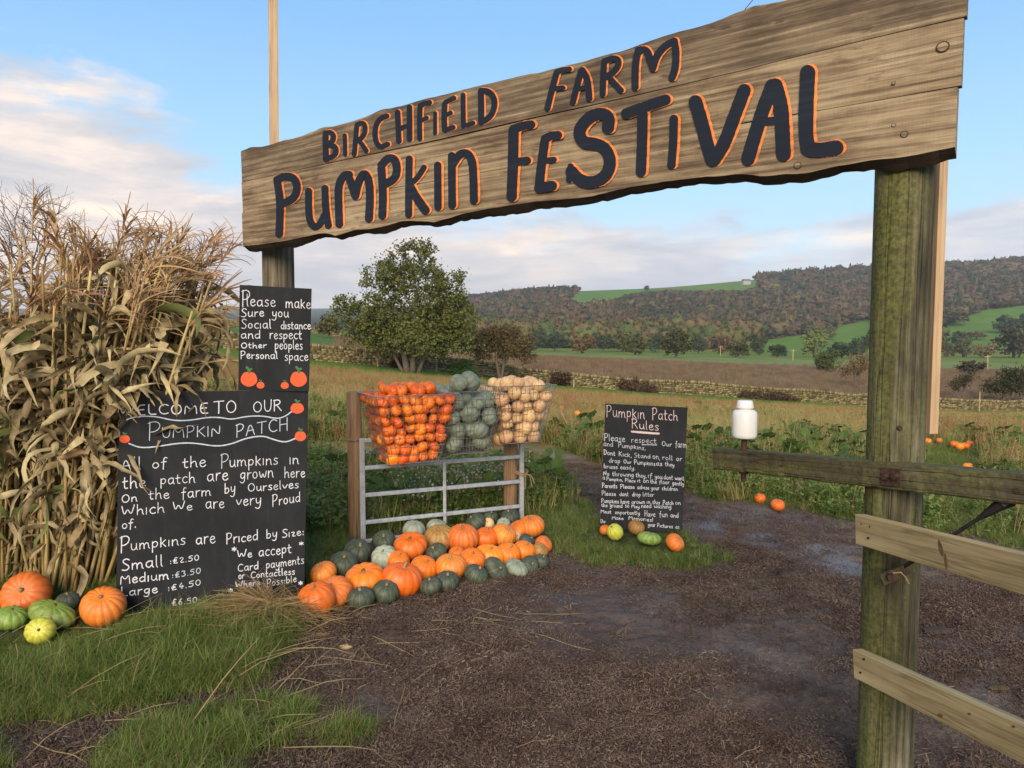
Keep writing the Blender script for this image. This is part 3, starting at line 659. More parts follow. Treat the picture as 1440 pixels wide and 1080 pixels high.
def chips():
    out = []
    for k in range(6):
        b = MB()
        for i in range(46):
            x, y = random.gauss(0, .055), random.gauss(0, .055); L_ = random.uniform(.004, .017) * (2.4 if random.random() < .08 else 1); w = random.uniform(.0016, .0048)
            R = Matrix.Rotation(random.uniform(0, 2 * PI), 3, 'Z') @ Matrix.Rotation(random.gauss(0, .45), 3, 'Y') @ Matrix.Rotation(random.gauss(0, .6), 3, 'X')
            b.box((x, y, random.uniform(.0, .012)), (L_, w, w * .45), R, 1 if random.random() < .02 else 0, .35)
        out.append(proto('chip_cluster', b, [M['chip'], M['straw']]))
    for k in range(2):
        b = MB()
        for i in range(7):
            a = random.uniform(0, 2 * PI); p = Vector((random.gauss(0, .06), random.gauss(0, .06), .006)); L_ = random.uniform(.05, .14); pts = []
            for j in range(5):
                pts.append(p.copy()); a += random.gauss(0, .35); p += Vector((math.cos(a), math.sin(a), random.gauss(0, .12))) * L_ / 4
            V, Fc = ribbon(pts, [.0014] * 5); b.add(V, Fc, 0)
        out.append(proto('straw_bits', b, [M['straw']]))
    n = 17000; X, Y = rand_in(1.6, 9.5, n, -.85, .85, 0)
    X2, Y2 = rand_in(1.6, 5.5, 15000, -.85, .8, 1); X = np.concatenate([X, X2]); Y = np.concatenate([Y, Y2])
    g = grass_w(X, Y); d = fbm(X * 1.6, Y * 1.6, 71, 3); keep = (g < .5) & (RNG.random(len(X)) < np.clip((d - .30) * 3.2, .12, 1)); X, Y = X[keep], Y[keep]
    pk = RNG.integers(0, 6, len(X)); pk = np.where(RNG.random(len(X)) < .025, RNG.integers(6, 8, len(X)), pk)
    scat('wood_chips', X, Y, 1.0, out, 'dark wood chips and bits of straw trodden into the mud', 'wood chips', .0, .1, pick=pk)
chips()
# ---------------------------------------------------------------- field vegetation
def round_leaf(b, c, r, nrm, az, mi=0, lobes=5):
    n = Vector(nrm).normalized(); a = n.orthogonal().normalized(); a = Matrix.Rotation(az, 3, n) @ a; t = n.cross(a); V = [Vector(c)]; k = 12
    for i in range(k):
        an = 2 * PI * i / k; rr = r * (1 - .22 * (i % 2)) * (.55 if i == 0 else 1); V.append(Vector(c) + (a * math.cos(an) + t * math.sin(an)) * rr + n * r * random.uniform(.06, .22))
    b.add(V, [(0, i + 1, (i + 1) % k + 1) for i in range(k)], mi)
def broad_protos():
    out = []
    for k in range(4):
        b = MB()
        for i in range(9):
            a = random.uniform(0, 2 * PI); h = random.uniform(.06, .26); r = random.uniform(.0, .2); c = Vector((r * math.cos(a), r * math.sin(a), h))
            round_leaf(b, c, random.uniform(.035, .085), (random.gauss(0, .5), random.gauss(-.3, .4), 1), random.uniform(0, 6), 0)
            b.tube([(r * .3 * math.cos(a), r * .3 * math.sin(a), 0), c], .005, 3, 1, False)
        out.append(proto('pumpkin_plant', b, [M['pumpkin_leaf'], M['weed_green']]))
    return out
def weed_protos():
    """0-2 green nettle-like, 3-5 russet docks, 6-8 tan grass"""
    out = []
    for k in range(9):
        b = MB(); grp = k // 3; hgt = (.38, .42, .42)[grp]
        for i in range(11 if grp < 2 else 3):
            x, y = random.gauss(0, .13), random.gauss(0, .13); h = hgt * random.uniform(.5, 1.1); lx, ly = random.gauss(0, .14), random.gauss(0, .14)
            b.tube([(x, y, 0), (x + lx * h, y + ly * h, h * .6), (x + lx * h * 1.6, y + ly * h * 1.6, h)], [.004, .003, .0015], 3, 0, False)
            for j in range(12 if grp == 0 else 16):
                t = random.uniform(.15 if grp == 0 else .35, 1.0); p = Vector((x + lx * h * t * 1.5, y + ly * h * t * 1.5, h * t)); L_ = random.uniform(.035, .085) if grp == 0 else random.uniform(.012, .035)
                az = random.uniform(0, 2 * PI); d = Vector((math.cos(az), math.sin(az), random.uniform(-.5, .6))) * L_
                s = Vector((-math.sin(az), math.cos(az), 0)) * L_ * (.3 if grp == 0 else .42)
                b.add([p, p + d * .5 + s, p + d, p + d * .5 - s], [(0, 1, 2, 3)], 0)
        for i in range(46 if grp == 2 else 16):
            a = random.uniform(0, 2 * PI); r = abs(random.gauss(0, .15)); blade(b, r * math.cos(a), r * math.sin(a), random.uniform(.18, .5) * (1 if grp == 2 else .7), .006, random.uniform(0, 2 * PI), random.uniform(.1, .8), 1.2, 3, 1)
        out.append(proto('weed_clump', b, [(M['weed_green'], M['weed_red'], M['weed_tan'])[grp], (M['grass'], M['weed_tan'], M['weed_tan'])[grp]]))
    return out
BP, WP = broad_protos(), weed_protos()
def zonef(X, Y):
    """weights: green, russet, tan by place in the field"""
    dW = WA + WB * X - Y; n = fbm(X * .25, Y * .16, 81, 4); n2 = fbm(X * .5, Y * .3, 83, 3)
    green = np.clip((n - .45) * 7, .05, 1.6) * np.clip(1.6 - Y / 16, .2, 1) + np.clip((9.0 - Y) / 2.2, 0, 1) * 1.5
    red = np.clip((n2 - .36) * 3, .15, 1) * np.clip((Y - 7) / 6, .0, 1) + np.clip((Y - 22) / 12, 0, 1) * np.clip((dW - 9) / 5, 0, 1) * 1.4
    tan = .40 + np.clip((.55 - n2) * 3, 0, 1) * .7
    return green, red, tan
def field():
    Xs, Ys, Ss = [], [], []
    for Y0, Y1, n, s in ((5.6, 12, 9000, .85), (9, 22, 14000, 1.0), (18, 42, 16000, 1.05), (34, 92, 14000, 1.15)):
        X, Y = rand_in(Y0, Y1, n, -.80, .80, 0); Xs.append(X); Ys.append(Y); Ss.append(np.full(n, s))
    X = np.concatenate(Xs); Y = np.concatenate(Ys); S = np.concatenate(Ss)
    dW = WA + WB * X - Y; gx = 5.5 + (X + 1.14) * .49
    keep = (grass_w(X, Y) > .72) & (dW > 14.5 + RNG.normal(0, .8, len(X)))
    keep &= ~((np.abs(X + .5) < 1.0) & (Y < gx + .35) & (Y < 6.6))                        # in front of the hurdle
    keep &= ~((np.abs(X - .95) < .75) & (Y < 6.5)) & ~((X > -.1) & (X < 1.5) & (Y < 7.0)) & ~((X < -.9) & (X > -2.4) & (Y < 4.9))
    for u0, y0, r0 in FARQ: keep &= ~((np.abs(X / Y - u0) < r0 * 1.3 + .12 / Y) & (Y < y0 + .15) & (Y > y0 - 3.2))
    X, Y, S = X[keep], Y[keep], S[keep]
    g, r, t = zonef(X, Y); tot = g + r + t; r = r * np.where(Y > 17, 1.15, .6); g = g * .85; tot = g + r + t; q = RNG.random(len(X)) * tot; grp = np.where(q < g, 0, np.where(q < g + r, 1, 2))
    pk = grp * 3 + RNG.integers(0, 3, len(X))
    # low just behind the hurdle, taller in the open field
    low = np.where(Y < 7.6, .58, .66) * (.6 + .8 * fbm(X * .6, Y * .6, 85, 3))
    scat('field_weeds', X, Y, S * low, WP, 'russet, tan and green weeds and dying vines covering the pumpkin field', 'weeds', 0, .15, pick=pk)
    X, Y = rand_in(6.0, 11.5, 1500, -.72, .75, 0); a = fbm(X * .7, Y * .7, 91, 3)
    k = (grass_w(X, Y) > .8) & (a > .565) & ~((X > -.1) & (X < 1.5) & (Y < 7.0)) & (Y > 5.9 + (X + 1.14) * .49); X, Y = X[k], Y[k]
    scat('pumpkin_vines', X, Y, 1.0, BP, 'broad green pumpkin leaves along the far side of the muddy track', 'pumpkin plants', 0, .2)
    # rushes beyond the wall
    b_ = []
    for k in range(3):
        b = MB()
        for i in range(46):
            blade(b, random.gauss(0, .35), random.gauss(0, .35), random.uniform(.25, .6), .03, random.uniform(0, 2 * PI), random.uniform(0, .8), 1, 2, 0)
        b_.append(proto('rush_clump', b, [M['heather']]))
    X, Y = rand_in(50, 240, 26000, -.80, .80, 0); dW = WA + WB * X - Y; edge = 150 + (X + 20) * .25
    k = (dW < -3) & (Y < edge + RNG.normal(0, 12, len(X))) & ~((X < -.24 * Y) & (Y > 75)); X, Y = X[k], Y[k]
    scat('rushes', X, Y, 1.0, b_, 'brown rushes and dead grass on the pasture beyond the wall', 'rushes', 0, .1)
    # rank weeds and dead stems right behind the hurdle and boards
    X = RNG.uniform(-4.5, .35, 2600); Y = RNG.uniform(4.7, 9, 2600)
    k = (Y > 5.85 + (X + 1.14) * .49) & (grass_w(X, Y) > .6) & ((X < -1.15) | (Y > 5.9)); X, Y = X[k], Y[k]
    pk = np.where(RNG.random(len(X)) < .62, RNG.integers(0, 3, len(X)), RNG.integers(6, 9, len(X)))
    scat('nettle_patch', X, Y, np.full(len(X), .62), WP[:] and weed_protos(), 'green nettles and dead stems behind the metal hurdle', 'weeds', 0, .15, pick=pk)
    # white seed heads behind the hurdle
    b = MB()
    for i in range(9):
        p = Vector((random.gauss(0, .06), random.gauss(0, .06), random.uniform(.18, .42))); b.tube([(p.x * .3, p.y * .3, 0), p], .002, 3, 1, False)
        b.box(p, (.014, .014, .011), Matrix.Rotation(random.random(), 3, 'X'), 0, .3)
    X = RNG.uniform(-.9, .1, 70); Y = 5.95 + (X + 1.14) * .49 + np.abs(RNG.normal(0, .5, 70)); k = RNG.random(70) < .9
    scat('seed_heads', X[k], Y[k], np.full(k.sum(), .9), [proto('seed_head_stem', b, [M['seed'], M['weed_tan']])], 'small white seed heads on dead stems behind the hurdle', 'seed heads')
field()

# ---------------------------------------------------------------- trees
def leaf_cloud(lobes, n, size, clump=26, spread=.28, shell=.55, seed=1, elong=1.5, flat=0):
    """leaf-sized quads in clumps through ellipsoid lobes: (cx,cy,cz,rx,ry,rz)"""
    r = np.random.default_rng(seed); L_ = np.array(lobes, float); vol = np.prod(L_[:, 3:], 1) ** .75; pr = vol / vol.sum()
    nc = max(4, n // clump); k = r.choice(len(L_), nc, p=pr); d = r.normal(size=(nc, 3)); d /= np.linalg.norm(d, axis=1)[:, None]
    rad = 1 - shell * r.random(nc) ** 1.6; rad *= 1 + r.normal(0, .07, nc)
    c = L_[k, :3] + d * rad[:, None] * L_[k, 3:]
    ci = r.integers(0, nc, n); P = c[ci] + r.normal(0, 1, (n, 3)) * spread * (r.random(nc)[ci] * .8 + .5)[:, None]
    nn = r.normal(size=(n, 3)) + np.array([0, 0, .6]); nn /= np.linalg.norm(nn, axis=1)[:, None]
    a = np.cross(nn, r.normal(size=(n, 3))); a /= np.linalg.norm(a, axis=1)[:, None]; t = np.cross(nn, a)
    s = size * r.uniform(.6, 1.3, n)[:, None]
    V = np.stack([P - a * s * elong / 2, P - t * s / 2, P + a * s * elong / 2, P + t * s / 2], 1).reshape(-1, 3)
    return V, np.arange(n * 4).reshape(-1, 4), c
def limbs(b, base, targets, r0, seed=0, n=6, wob=.12):
    rr = random.Random(seed)
    for t, rad in targets:
        t = Vector(t); k = 5; pts = []
        for i in range(k + 1):
            f = i / k; p = base.lerp(t, f); p.x += rr.gauss(0, wob) * f * (1 - f) * 3; p.y += rr.gauss(0, wob) * f * (1 - f) * 3; p.z += wob * math.sin(PI * f) * .8
            pts.append(p)
        b.tube(pts, [rad * (1 - .8 * i / k) for i in range(k + 1)], n)
def px_lobes(lst, Y, base):
    """ellipses traced around a crown -> lobes in metres about the tree's foot"""
    out = []
    for (cx, cy, rx, ry) in lst:
        c = at(cx, cy, Y); k = Y / F_PX; out.append((c.x - base.x, random.uniform(-.25, .25) * rx * k, c.z - base.z, rx * k, (rx + ry) / 2 * k, ry * k))
    return out
def near_tree(name, label, cat, px, Y, lobes, trunks, nleaf, size, color, spread=.2, seed=1, group=None, twigs=40, shell=.6, clump=26):
    X = (px - 720) / F_PX * Y; z = gz1(X, Y) - .05; base = Vector((X, Y, z)); t = thing(name, label, cat, base, group=group)
    L_ = px_lobes(lobes, Y, base); V, Q, c = leaf_cloud(L_, nleaf, size, clump, spread, shell, seed)
    cr = put('crown', np_mesh('crown', V, Q, M['crown']), t); cr.color = tuple(color) + (1,)
    b = MB(); rr = random.Random(seed)
    for (tx, ty, rad, bx) in trunks:
        p = at(tx, ty, Y) - base; s = Vector((bx, 0, 0)); mid = s.lerp(p, .5) + Vector((rr.gauss(0, .08), rr.gauss(0, .1), 0))
        b.tube([s, s.lerp(p, .12), mid, p], [rad * 1.3, rad, rad * .8, rad * .55], 8)
        near = sorted(range(len(c)), key=lambda i: (Vector(c[i]) - p).length)
        for i in rr.sample(near[:max(8, len(near) // 2)], min(twigs // len(trunks), max(8, len(near) // 2))): limbs(b, s.lerp(p, rr.uniform(.6, 1)), [(c[i], rad * rr.uniform(.12, .4))], 0, rr.random(), 4, .15)
    b.build('trunk', M['treebark'], t, True); return t
near_tree('broadleaf_tree', 'large spreading olive-green tree with several trunks in front of the stone wall', 'tree', 578, 49,
    [(575, 378, 42, 34), (598, 352, 20, 16), (545, 402, 36, 34), (618, 408, 42, 40), (598, 450, 66, 40), (530, 445, 48, 32), (642, 452, 33, 36), (490, 428, 26, 12), (505, 462, 36, 24), (566, 474, 60, 26), (640, 486, 34, 18), (600, 478, 60, 24), (535, 470, 36, 20), (575, 352, 16, 18), (476, 440, 12, 9)],
    [(560, 455, .22, -.25), (585, 440, .20, .1), (612, 452, .14, .5), (530, 462, .11, -.5)], 38000, .12, (.080, .090, .024), .18, 3, shell=.8)
near_tree('hawthorn_tree', 'low brown-green hawthorn with a flat round crown right of the large tree', 'tree', 703, 53,
    [(705, 482, 44, 24), (690, 475, 26, 18), (725, 485, 28, 20), (740, 500, 16, 12), (672, 494, 20, 14), (704, 468, 28, 10)], [(697, 480, .14, 0), (712, 482, .11, .1)], 11000, .10, (.085, .066, .028), .16, 5, shell=.8)
near_tree('round_bush', 'small dark green bush below the large tree, against the wall', 'bush', 652, 51.5, [(650, 518, 17, 11), (660, 522, 10, 8), (640, 524, 8, 6)], [(650, 520, .05, 0)], 2600, .10, (.040, .085, .018), .12, 6)
near_tree('field_bush', 'small olive bush on the skyline between the boards and the large tree', 'bush', 463, 118, [(463, 456, 14, 11), (455, 462, 8, 6)], [(463, 460, .12, 0)], 1400, .3, (.07, .07, .028), .3, 7)
for k, (px, py, rx, ry, lab) in enumerate(((788, 531, 13, 8, 'brown bramble on the wall right of the hawthorn'), (886, 541, 15, 10, 'dark brown bramble bush on the wall above the rules board'), (910, 547, 12, 7, 'low brown bramble just right of the one above the rules board'), (1062, 556, 27, 9, 'wide brown bramble patch against the wall behind the white insulator'), (1098, 559, 24, 8, 'brown bramble patch against the wall right of the white insulator'), (560, 512, 9, 7, 'small brown bramble under the large tree'))):
    Yw = WA / (1 - WB * (px - 720) / F_PX) - .9
    near_tree('bramble_bush', lab, 'bush', px, Yw, [(px, py, rx, ry), (px - rx * .5, py + 3, rx * .5, ry * .7), (px + rx * .6, py + 2, rx * .5, ry * .7)], [(px, py, .03, 0)], 1600, .12, (.065, .042, .024), .14, 20 + k)
near_tree('pale_thorn_tree', 'thin pale brown tree just left of the thick right-hand post', 'tree', 1203, 105, [(1203, 516, 20, 15), (1215, 508, 14, 12), (1190, 522, 12, 9)], [(1203, 520, .12, 0), (1212, 514, .09, .2)], 2400, .16, (.15, .11, .052), .3, 31, shell=.9)
near_tree('green_thorn_tree', 'round mid-green tree left of the pale thin tree', 'tree', 1164, 150, [(1164, 508, 16, 13), (1157, 512, 10, 9)], [(1164, 512, .15, 0)], 2400, .26, (.055, .075, .022), .35, 32)
near_tree('dark_thorn_tree', 'dark spreading thorn tree beyond the wall at the right edge', 'tree', 1413, 92, [(1413, 538, 28, 18), (1440, 536, 26, 20), (1392, 545, 14, 10), (1425, 526, 20, 10)], [(1413, 540, .14, 0), (1430, 535, .12, .6)], 6500, .15, (.04, .043, .018), .25, 33, shell=.8)
near_tree('thin_thorn_tree', 'thin-crowned thorn tree just right of the thick post beyond the wall', 'tree', 1355, 92, [(1355, 537, 17, 8), (1364, 528, 12, 7), (1345, 543, 10, 6)], [(1357, 540, .10, 0)], 1500, .14, (.055, .05, .022), .25, 34, shell=.9)
# bare tree behind the corn, top left
def bare_tree():
    px, Y = 60, 24; X = (px - 720) / F_PX * Y; z = gz1(X, Y); t = thing('bare_tree', 'leafless tree with fine twigs behind the corn at top left', 'tree', (X, Y, z)); rr = random.Random(4)
    b = MB(); tw = MB()
    def grow(p, d, L_, r, k):
        pts = [p]; q = p.copy()
        for i in range(3):
            d = (d + Vector((rr.gauss(0, .14), rr.gauss(0, .14), rr.gauss(.03, .1)))).normalized(); q = q + d * L_ / 3; pts.append(q.copy())
        (b if k < 3 else tw).tube(pts, [r, r * .85, r * .7, r * .55], 5 if k < 3 else 3, 0, False)
        if k >= 6: return
        for i in range(3 if k < 5 else 2):
            a = rr.uniform(0, 2 * PI); o = d.orthogonal().normalized(); o = Matrix.Rotation(a, 3, d) @ o
            grow(pts[rr.choice((2, 3, 3))], (d + o * rr.uniform(.45, .95)).normalized(), L_ * rr.uniform(.62, .82), r * .58, k + 1)
    grow(Vector((0, 0, 0)), Vector((0, 0, 1)), 2.0, .14, 0)
    b.build('trunk', M['treebark'], t, True); tw.build('twigs', M['twig'], t)
bare_tree()
# shared crowns for the valley trees
def crown_variant(seed, n, size, tall=1.0):
    rr = random.Random(seed); L_ = [(0, 0, .50 * tall, .42, .42, .40 * tall)]
    for i in range(7):
        a = rr.uniform(0, 2 * PI); r = rr.uniform(.15, .34); L_.append((r * math.cos(a), r * math.sin(a), rr.uniform(.3, .78) * tall, rr.uniform(.16, .27), rr.uniform(.16, .27), rr.uniform(.14, .22) * tall))
    V, Q, c = leaf_cloud(L_, n, size, 22, .05, .35, seed, 1.3); return V, Q
VC = [np_mesh('crown', *crown_variant(100 + k, 1700, .062), M['crown']) for k in range(6)]
_tb = MB(); _tb.tube([(0, 0, -.04), (.01, 0, .3), (0, .01, .55)], [.035, .025, .012], 6); _tb.tube([(.0, 0, .2), (.15, .05, .5)], [.02, .006], 4); _tb.tube([(.0, 0, .24), (-.14, -.05, .52)], [.02, .006], 4)
TRM = _tb.mesh('trunk', M['treebark'])
def valley_tree(px, ybase, ytop, wpx, color, label, Y=470, group='trees in the valley hedgerows'):
    X = (px - 720) / F_PX * Y; z = gz1(X, Y); h = (ybase - ytop) * Y / F_PX * 1.12; w = wpx * Y / F_PX * 1.12
    t = thing('valley_tree', label, 'tree', (X, Y, z), random.uniform(0, 6), group)
    c = put('crown', random.choice(VC), t, scale=(w, w, h)); c.color = tuple(color) + (1,); put('trunk', TRM, t, scale=(w, w, h))
    return t
OL, DG, BR, LG, TN = (.085, .085, .028), (.042, .062, .025), (.12, .082, .034), (.12, .15, .045), (.16, .125, .055)
VT = [ # px, base, top, width, colour, Y, label
 (818, 496, 467, 36, BR, 300, 'round brown-olive tree standing alone at the left end of the hedgerow'),
 (893, 499, 474, 38, OL, 290, 'flat-topped olive tree left of the big dark one in the valley'),
 (950, 503, 464, 46, (.05, .05, .018), 240, 'biggest dark olive tree, standing forward in the middle of the valley'),
 (1011, 497, 470, 32, BR, 420, 'brown-topped tree right behind the big dark valley tree'),
 (1035, 504, 483, 40, OL, 300, 'low wide olive tree above the white insulator'),
 (1068, 500, 475, 27, (.045, .06, .022), 400, 'narrow green tree between two telegraph poles'),
 (1092, 503, 486, 30, DG, 330, 'low dark bushy tree left of the second telegraph pole'),
 (1144, 501, 464, 38, LG, 350, 'tall light green tree left of the thick right-hand post'),
 (1160, 471, 450, 27, (.12, .12, .04), 640, 'small pale yellow-green tree up on the slope behind the light green one'),
 (1184, 504, 482, 40, DG, 330, 'dark low tree right of the tall light green tree'),
 (752, 494, 470, 30, DG, 440, 'dark tree at the far left of the hedgerow by the hawthorn'),
 (780, 493, 471, 34, (.035, .05, .022), 440, 'dark green tree left of the lone brown-olive one'),
 (848, 495, 470, 34, (.045, .055, .024), 440, 'grey-green tree just right of the lone brown-olive one'),
 (876, 494, 465, 34, OL, 450, 'rounded olive tree behind the flat-topped one'),
 (921, 493, 468, 26, DG, 450, 'dark narrow tree close left of the big valley tree'),
 (982, 497, 472, 24, DG, 430, 'very dark tree close right of the big valley tree'),
 (1349, 474, 456, 24, DG, 560, 'dark round tree alone in the green field right of the post'),
 (1372, 466, 455, 24, BR, 600, 'small brown tree pair in the green field right of the post'),
 (1413, 462, 437, 32, DG, 640, 'dark tree group on the upper green field near the right edge'),
 (1436, 456, 434, 22, (.035, .05, .02), 660, 'green tree at the right edge on the upper green field'),
 (1425, 508, 461, 58, (.05, .045, .022), 400, 'very large brown-olive tree at the right edge of the valley'),
 (1385, 508, 486, 28, TN, 400, 'pale tan tree beside the very large one on the right'),
 (1354, 508, 483, 26, (.085, .085, .035), 420, 'pale green tree left of the tan one, right of the post'),
 (1332, 508, 489, 22, OL, 420, 'olive tree directly right of the wooden batten'),
 (1364, 530, 512, 38, (.06, .045, .028), 170, 'dark brown bush in front of the valley floor, right of the post'),
 (1225, 476, 455, 24, DG, 560, 'dark tree at the left side of the thick post on the green slope'),
 (1205, 503, 478, 26, (.04, .05, .02), 400, 'dark green tree next to the thick post in the hedgerow'),
 (1340, 446, 424, 40, OL, 720, 'rounded olive tree at the foot of the wood right of the post'),
 (1316, 500, 470, 22, OL, 440, 'olive tree partly hidden by the thick post'),
 (1074, 396, 383, 12, TN, 1180, 'pale tan tree at the end of the hilltop field'),
 (908, 404, 397, 7, DG, 1250, 'tiny tree alone on the skyline of the hilltop field'),
 (775, 413, 402, 9, DG, 1240, 'left skyline tree above the wood'), (796, 412, 400, 11, DG, 1240, 'right skyline tree above the wood, before the green field')]
for px, yb, yt, w, c, Y, lab in VT: valley_tree(px, yb, yt, w, c, lab, Y)
# the wood on the hillside
def lumpy_crown(seed):
    r = np.random.default_rng(seed); n, k = 12, 7; V = []; Q = []
    L_ = [(0, 0, .5, .40, .40, .40)] + [(.26 * math.cos(a), .26 * math.sin(a), r.uniform(.35, .7), *([r.uniform(.2, .3)] * 2), r.uniform(.16, .24)) for a in r.uniform(0, 6.28, 5)]
    V1, Q1, c = leaf_cloud(L_, 420, .085, 14, .035, .22, seed, 1.2)
    for l in L_:
        b0 = len(V)
        for i in range(5):
            for j in range(7):
                th, a = PI * (i + .3) / 4.6, 2 * PI * j / 7; q = r.uniform(.72, .92); V.append((l[0] + l[3] * q * math.sin(th) * math.cos(a), l[1] + l[4] * q * math.sin(th) * math.sin(a), l[2] + l[5] * q * math.cos(th)))
        for i in range(4):
            for j in range(7): Q.append((b0 + i * 7 + j, b0 + (i + 1) * 7 + j, b0 + (i + 1) * 7 + (j + 1) % 7, b0 + i * 7 + (j + 1) % 7))
    return np_mesh('wood_tree', np.concatenate([np.array(V), V1]), np.concatenate([np.array(Q), Q1 + len(V)]), M['forest'])
def wood_scatter():
    ps = []
    for k in range(5):
        ps.append(bpy.data.objects.new('wood_tree', lumpy_crown(200 + k)))
    for k in range(2):
        b = MB(); n = 7
        for j in range(4): 
            z0, z1, r = .1 + j * .22, .42 + j * .22, .24 - j * .045
            b.add([(r * math.cos(2 * PI * i / n) * random.uniform(.8, 1.2), r * math.sin(2 * PI * i / n) * random.uniform(.8, 1.2), z0) for i in range(n)] + [(0, 0, z1)], [(i, (i + 1) % n, n) for i in range(n)])
        ps.append(proto('wood_conifer', b, [M['forest']]))
    n = 15000; u = RNG.uniform(-.10, .82, n); Y = np.exp(RNG.uniform(math.log(500), math.log(1520), n)); X = u * Y; Z = gz(X, Y)
    k = np.ones(n, bool)
    for P_ in (HILL_GREEN, RIGHT_GREEN, MID_GREEN):
        for dz in (0, 5, 10): k &= ~img_poly_inside(P_, X, Y, Z + dz)
    k &= (Y > 515 + 40 * np.abs(np.sin(X * .02)))
    X, Y, Z = X[k], Y[k], Z[k]; con = (fbm(X * .006, Y * .006, 95, 2) > .63); pk = np.where(con, RNG.integers(5, 7, len(X)), RNG.integers(0, 5, len(X)))
    s = np.where(con, 13, 17) * RNG.uniform(.65, 1.2, len(X))
    scat('hillside_wood', X, Y, s, ps, 'autumn woodland covering the hillside', 'wood', -1.5, .03, pick=pk, Z=Z, zs=np.full(len(X), .82))
    # hedges across the valley
    n = 700; u = RNG.uniform(-.08, .75, n); rows = RNG.choice([515., 545., 580., 620.], n); X = u * rows; Y = rows + RNG.normal(0, 6, n) + 10 * np.sin(X * .01)
    Z = gz(X, Y); k = np.ones(n, bool)
    for P_ in (RIGHT_GREEN, MID_GREEN):
        for dz in (0, 8): k &= ~img_poly_inside(P_, X, Y, Z + dz)
    X, Y = X[k], Y[k]; n = len(X)
    hp = []
    for p in ps[:5]:
        q = p.data.copy(); q.materials.clear(); q.materials.append(M['hedge']); hp.append(bpy.data.objects.new('hedge_tree', q))
    scat('valley_hedges', X, Y, np.full(n, 17.0), hp, 'low tangled hedge trees along the valley floor', 'hedge', -.5, .05)
wood_scatter()
# farmhouse on the skyline
def farmhouse():
    Y = 1300; px = 1047; X = (px - 720) / F_PX * Y; z = gz1(X, Y) - 2; t = thing('farmhouse', 'tiny pale farmhouse on the skyline beside the hilltop wood', 'house', (X, Y, z), .2)
    MB().box((0, 0, 5), (14, 7, 7)).build('wall', plain('pale_farm_wall', (.32, .30, .26), .9), t)
    MB().add([(-7.4, -4, 8.4), (7.4, -4, 8.4), (7.4, 4, 8.4), (-7.4, 4, 8.4), (-7.4, 0, 11.5), (7.4, 0, 11.5)], [(0, 1, 5, 4), (3, 4, 5, 2), (0, 4, 3), (1, 2, 5), (0, 3, 2, 1)]).build('roof', plain('grey_slate', (.12, .12, .13), .8), t)
farmhouse()
# telegraph poles
for px, yt, yb, Y, lab in ((1013, 486, 505, 330, 'thin telegraph pole left of the valley poles, above the insulator'), (1115, 491, 514, 260, 'thin telegraph pole in the valley left of the thick post'), (1389, 499, 517, 210, 'pole with crossbar beyond the wall at right')):
    X = (px - 720) / F_PX * Y; z = gz1(X, Y); h = at(px, yt, Y).z - z; t = thing('telegraph_pole', lab, 'pole', (X, Y, z))
    MB().tube([(0, 0, 0), (0, 0, h)], .17, 8).build('pole', M['batten'], t); MB().box((0, 0, h - .5), (1.9, .14, .16)).build('crossarm', M['batten'], t)
# little stakes by the wall
for k, (px, yt) in enumerate(((531, 507), (614, 509), (807, 535), (1380, 551), (1083, 563))):
    Y = WA / (1 - WB * (px - 720) / F_PX) - 1.6; X = (px - 720) / F_PX * Y; z = gz1(X, Y)
    tag(MB().tube([(0, 0, 0), (0, 0, max(.6, at(px, yt, Y).z - z))], .06, 6).build('fence_stake', M['batten']), ('thin pale stake before the wall left of the large trunk', 'thin pale stake before the wall right of the large trunk', 'pale stake at the wall right of the hawthorn', 'white-topped stake by the wall near the right edge', 'small stake by the wall right of the insulator')[k], 'stake').location = (X, Y, z)

